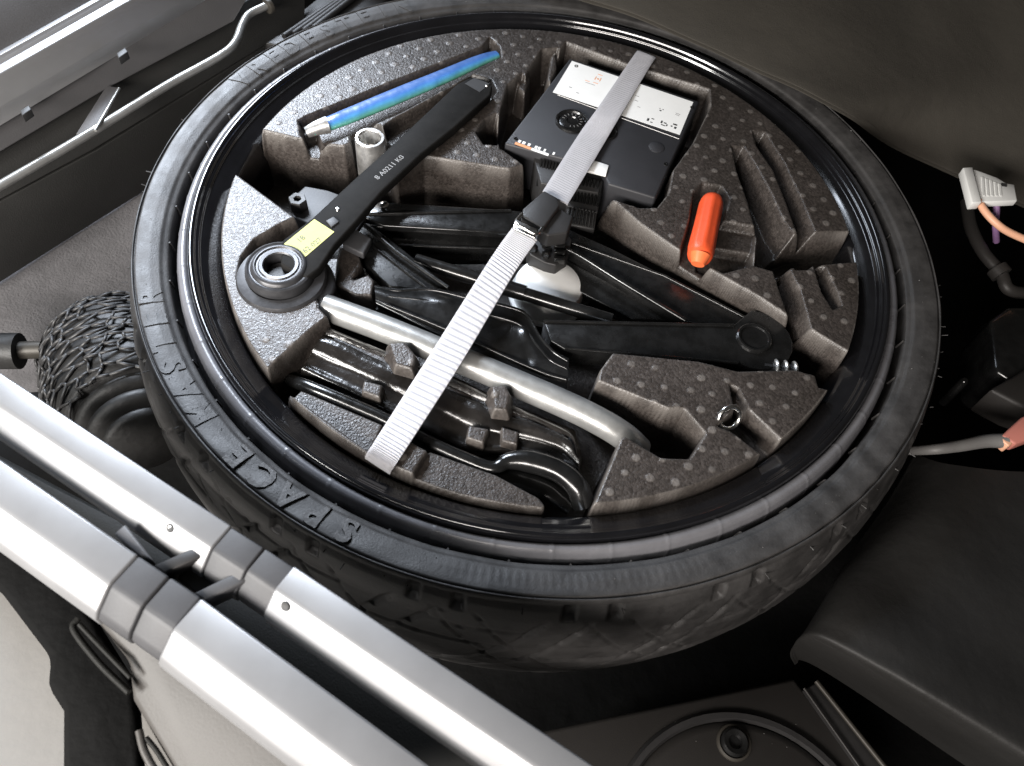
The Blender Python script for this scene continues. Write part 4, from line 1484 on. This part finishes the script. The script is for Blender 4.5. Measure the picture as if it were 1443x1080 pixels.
prism('bridge', [at(215, 797, 0.046), at(285, 766, 0.046), at(300, 777, 0.046), at(232, 808, 0.046)], 0.012, M_black_pl, lk, 0.001)
prism('bridge', [at(272, 836, 0.046), at(345, 800, 0.046), at(362, 812, 0.046), at(290, 846, 0.046)], 0.012, M_clip, lk, 0.001)
prism('recess', [at(235, 805, 0.036), at(298, 776, 0.036), at(340, 800, 0.036), at(280, 838, 0.036)], 0.008, M_black_pl, lk, 0.001)
prism('lug', [at(160, 752, 0.047), at(176, 738, 0.047), at(216, 790, 0.047), at(196, 782, 0.047)], 0.012, M_grey_pl, lk, 0.001)

# outer boot edge: black body, pale panel with slots
slab('boot_edge_body', [(-150, 640, -0.03), (95, 812, -0.03), (190, 965, -0.03), (205, 1180, -0.03), (85, 1180, -0.03), (86, 1000, -0.03), (64, 965, -0.03), (68, 925, -0.03), (0, 835, -0.03), (-150, 700, -0.03)], 0.012, M_floor, 0.004)
slab('boot_edge_filler', [(-150, 560, 0.0), (300, 800, 0.0), (560, 960, -0.03), (900, 1180, -0.03), (500, 1180, -0.03), (200, 860, 0.0), (-150, 650, 0.0)], 0.015, M_blkwall, 0.004)
pan = thing('edge_panel', 'pale beige plastic panel below the outer rail at the lower left', 'panel', at(260, 960, 0.0))
prism('panel', [at(86, 814, 0.012), at(120, 808, 0.020), at(215, 872, 0.020), at(640, 1180, 0.020), at(300, 1180, 0.0), at(186, 985, 0.0), at(180, 930, 0.004)], 0.012, M_beige_pl, pan, 0.003)
tube('slot_edge', smooth_path([at(110, 872, 0.006), at(104, 888, 0.006), at(140, 935, 0.006), at(182, 976, 0.006)], 6), 0.0016, M_blkwall, pan, 8)
tube('slot_edge', smooth_path([at(112, 880, 0.008), at(150, 920, 0.008), at(184, 955, 0.008)], 6), 0.0012, M_blkwall, pan, 8)
tube('slot_edge', smooth_path([at(196, 1030, 0.0), at(204, 1060, 0.0), at(226, 1100, 0.0)], 6), 0.0018, M_beige_pl, pan, 8)
tube('slot_edge', smooth_path([at(206, 1040, 0.0), at(222, 1060, 0.0), at(246, 1100, 0.0)], 6), 0.0012, M_blkwall, pan, 8)

# ------------------------------------------------------------------ net covered roll
nr = thing('netted_roll', 'dark rubber roll covered in black honeycomb netting beside the tyre', 'netted roll', at(150, 560, -0.13))
nc = at(176, 530, -0.10)
axd = (at(215, 640, -0.085) - at(150, 450, -0.115)).normalized()
ux = axd.cross(Vector((0, 0, 1))).normalized()
uz = ux.cross(axd).normalized()
RB = 0.051


def rprof(t):       # t along the axis -0.055 .. 0.055
    return RB * (max(0.0, 1 - (abs(t - 0.004) / 0.062) ** 3.2)) ** 0.5


def npoint(t, a, dr=0.0):
    r_ = rprof(t) + dr
    return nc + axd * t + (ux * math.cos(a) + uz * math.sin(a)) * r_


prof = [(max(rprof(t), 0.0), t) for t in np.linspace(-0.0578, 0.044, 34)] + [(0.040, 0.0455), (0.0405, 0.050), (0.037, 0.0535), (0.033, 0.054), (0.035, 0.057), (0.0345, 0.061), (0.030, 0.064), (0.026, 0.065), (0.027, 0.068), (0.024, 0.072), (0.0, 0.073)]
revolve('roll', prof, M_roll, nr, 72, nc, axd, sharp=60)
vs, fs = [], []
NA, NT = 18, 15
for i in range(NT):
    for k in range(NA):
        # honeycomb: zigzag rings plus short links
        def node(i_, k_, side):
            t_ = -0.056 + (i_ + (0.30 if side else 0.0)) * 0.0072
            a_ = 2 * PI * (k_ + 0.5 * (i_ % 2) + (0.5 if side else 0)) / NA
            j1 = 0.0009 * math.sin(k_ * 5.1 + i_ * 3.3)
            return npoint(min(t_ + j1, 0.050), a_ + 0.11 * math.sin(i_ * 7 + k_ * 2), 0.0014 + 0.0022 * max(0, math.sin(i_ * 3.7 + k_ * 1.9)))
        A = node(i, k, 0)
        Bp = node(i, k, 1)
        Cp = node(i, k + 1, 0)
        for p, q in ((A, Bp), (Bp, Cp)):
            a_, f_ = tube_data([p, (p + q) / 2 + (p + q - 2 * nc).normalized() * 0.0006, q], 0.00115, 5)
            kk = len(vs)
            vs.extend(a_)
            fs.extend([tuple(kk + x for x in f) for f in f_])
        if i < NT - 1:
            q = node(i + 1, k if i % 2 == 0 else k + 1, 0)
            a_, f_ = tube_data([Bp, q], 0.00115, 5)
            kk = len(vs)
            vs.extend(a_)
            fs.extend([tuple(kk + x for x in f) for f in f_])
o = mesh_obj('netting', vs, fs, M_net, nr, True)
o['kind'] = 'stuff'
sb_ = thing('rubber_stop', 'dark rubber stop with a grey metal pin left of the netted roll', 'stop', at(20, 500, -0.09))
tube('stop_body', [at(-60, 495, -0.075), at(28, 495, -0.075)], 0.0125, M_roll, sb_, 20)
tube('pin', [at(26, 494, -0.075), at(60, 493, -0.075)], 0.0062, M_trim, sb_, 16)

# ------------------------------------------------------------------ right side: connectors and wiring
cn = thing('white_connector', 'white electrical connector plug hanging beside the boot lining', 'connector', at(1395, 265, -0.05))
zc = -0.02
prism('collar', [at(1357, 236, zc + .002), at(1371, 235, zc + .002), at(1384, 285, zc + .002), at(1370, 286, zc + .002)], 0.008, M_white, cn, 0.001)
prism('housing', [at(1372, 238, zc), at(1405, 250, zc), at(1418, 258, zc), at(1430, 260, zc), at(1434, 283, zc), at(1384, 285, zc)], 0.006, M_white, cn, 0.001)
prism('latch_slot', [at(1411, 258, zc + .0006), at(1419, 259, zc + .0006), at(1419, 263, zc + .0006), at(1412, 262, zc + .0006)], 0.001, M_ink, cn)
for i in range(5):
    prism('contact', [at(1383 + i * 6, 249 + i * 2.4, zc + .0005), at(1386 + i * 6, 250 + i * 2.4, zc + .0005), at(1388 + i * 6, 276, zc + .0005), at(1385 + i * 6, 276, zc + .0005)], 0.0008, M_label, cn)
tube('wire', smooth_path([at(1380, 284, zc - .003), at(1388, 298, zc - .004), at(1404, 315, zc - .006), at(1425, 329, zc - .01), at(1470, 348, zc - .015)], 6), 0.0030, M_wire_o, cn, 12)['label'] = 'pink orange wire'
tube('wire', smooth_path([at(1404, 284, zc - .006), at(1404, 300, zc - .012), at(1403, 318, zc - .02), at(1404, 340, zc - .04)], 6), 0.0026, M_wire_p, cn, 12)['label'] = 'purple wire'
hz = thing('black_conduit', 'thick black conduit curving down below the white connector', 'conduit', at(1400, 370, -0.1))
tube('conduit', smooth_path([at(1362, 285, -0.06), at(1368, 320, -0.06), at(1385, 355, -0.062), at(1410, 385, -0.065), at(1425, 410, -0.07), at(1480, 415, -0.08)], 8), 0.0050, M_hose, hz, 16)
tube('clamp', [at(1404, 378, -0.064), at(1412, 388, -0.065)], 0.0082, M_hose, hz, 16)
bx = thing('wiring_box', 'glossy black wiring box in the dark recess at the right edge', 'wiring box', at(1440, 500, -0.1))
prism('housing', [at(1395, 450, -0.06), at(1420, 432, -0.06), at(1520, 430, -0.06), at(1520, 560, -0.06), at(1440, 545, -0.06), at(1402, 520, -0.06)], 0.05, M_steel_blk, bx, 0.004)
prism('cover', [at(1428, 530, -0.055), at(1450, 516, -0.055), at(1520, 520, -0.055), at(1520, 600, -0.055), at(1440, 572, -0.055), at(1395, 548, -0.055)], 0.03, M_lid, bx, 0.003)
for (u, v) in ((1391, 461), (1358, 538), (1408, 505), (1424, 500)):
    revolve('screw', [(0.0, 0.0026), (0.002, 0.0024), (0.0032, 0.001), (0.0034, -0.03)], M_steel_blk, bx, 14, at(u, v, -0.075))
rc_ = thing('red_connector', 'dusty red plug on a grey cable at the right edge', 'connector', at(1430, 610, -0.06))
prism('plug', [at(1412, 614, -0.045), at(1440, 588, -0.045), at(1500, 560, -0.045), at(1500, 600, -0.045), at(1432, 626, -0.045)], 0.010, M_redcon, rc_, 0.0015)
prism('plug_nose', [at(1408, 616, -0.046), at(1417, 609, -0.046), at(1432, 622, -0.046), at(1422, 629, -0.046)], 0.009, M_wire_o, rc_, 0.001)
tube('cable', smooth_path([at(1418, 622, -0.05), at(1390, 622, -0.052), at(1350, 629, -0.055), at(1310, 634, -0.06), at(1260, 636, -0.09)], 8), lambda t: 0.0052 - 0.0022 * t, M_cable, rc_, 12)

# loose dust and grit lying about: far too many and small to count
gv, gf = [], []


def grain(p, r):
    k = len(gv)
    a = rnd.uniform(0, 6.28)
    for q in range(3):
        gv.append(Vector(p) + Vector((math.cos(a + q * 2.1) * r, math.sin(a + q * 2.1) * r, 0)))
    gv.append(Vector(p) + Vector((0, 0, r * 1.2)))
    gf.extend([(k, k + 1, k + 3), (k + 1, k + 2, k + 3), (k + 2, k, k + 3), (k + 2, k + 1, k)])


for _ in range(110):
    a = rnd.uniform(0, 6.28)
    rr = rnd.uniform(0.260, 0.2725)
    grain((rr * math.cos(a), rr * math.sin(a), 0.0002 + U * float(np.interp(rr / U, [1.076, 1.10, 1.125, 1.136], [-0.0105, -0.004, -0.001, -0.001]))), rnd.choice([.00015, .0002, .0002, .0003, .00045]))
for _ in range(10):
    p = at(rnd.uniform(900, 1240), rnd.uniform(1000, 1080), -0.1450)
    grain(p, rnd.choice([.0003, .0004]))
for _ in range(14):
    t_ = rnd.uniform(0, 1)
    c_ = at(450, 340, ZW).lerp(at(675, 122, ZW), t_)
    grain((c_.x + rnd.uniform(-.006, .006), c_.y + rnd.uniform(-.006, .006), ZW + 0.0001), rnd.choice([.00012, .00018]))
o = mesh_obj('dust', gv, gf, M_cable)
o['kind'] = 'stuff'
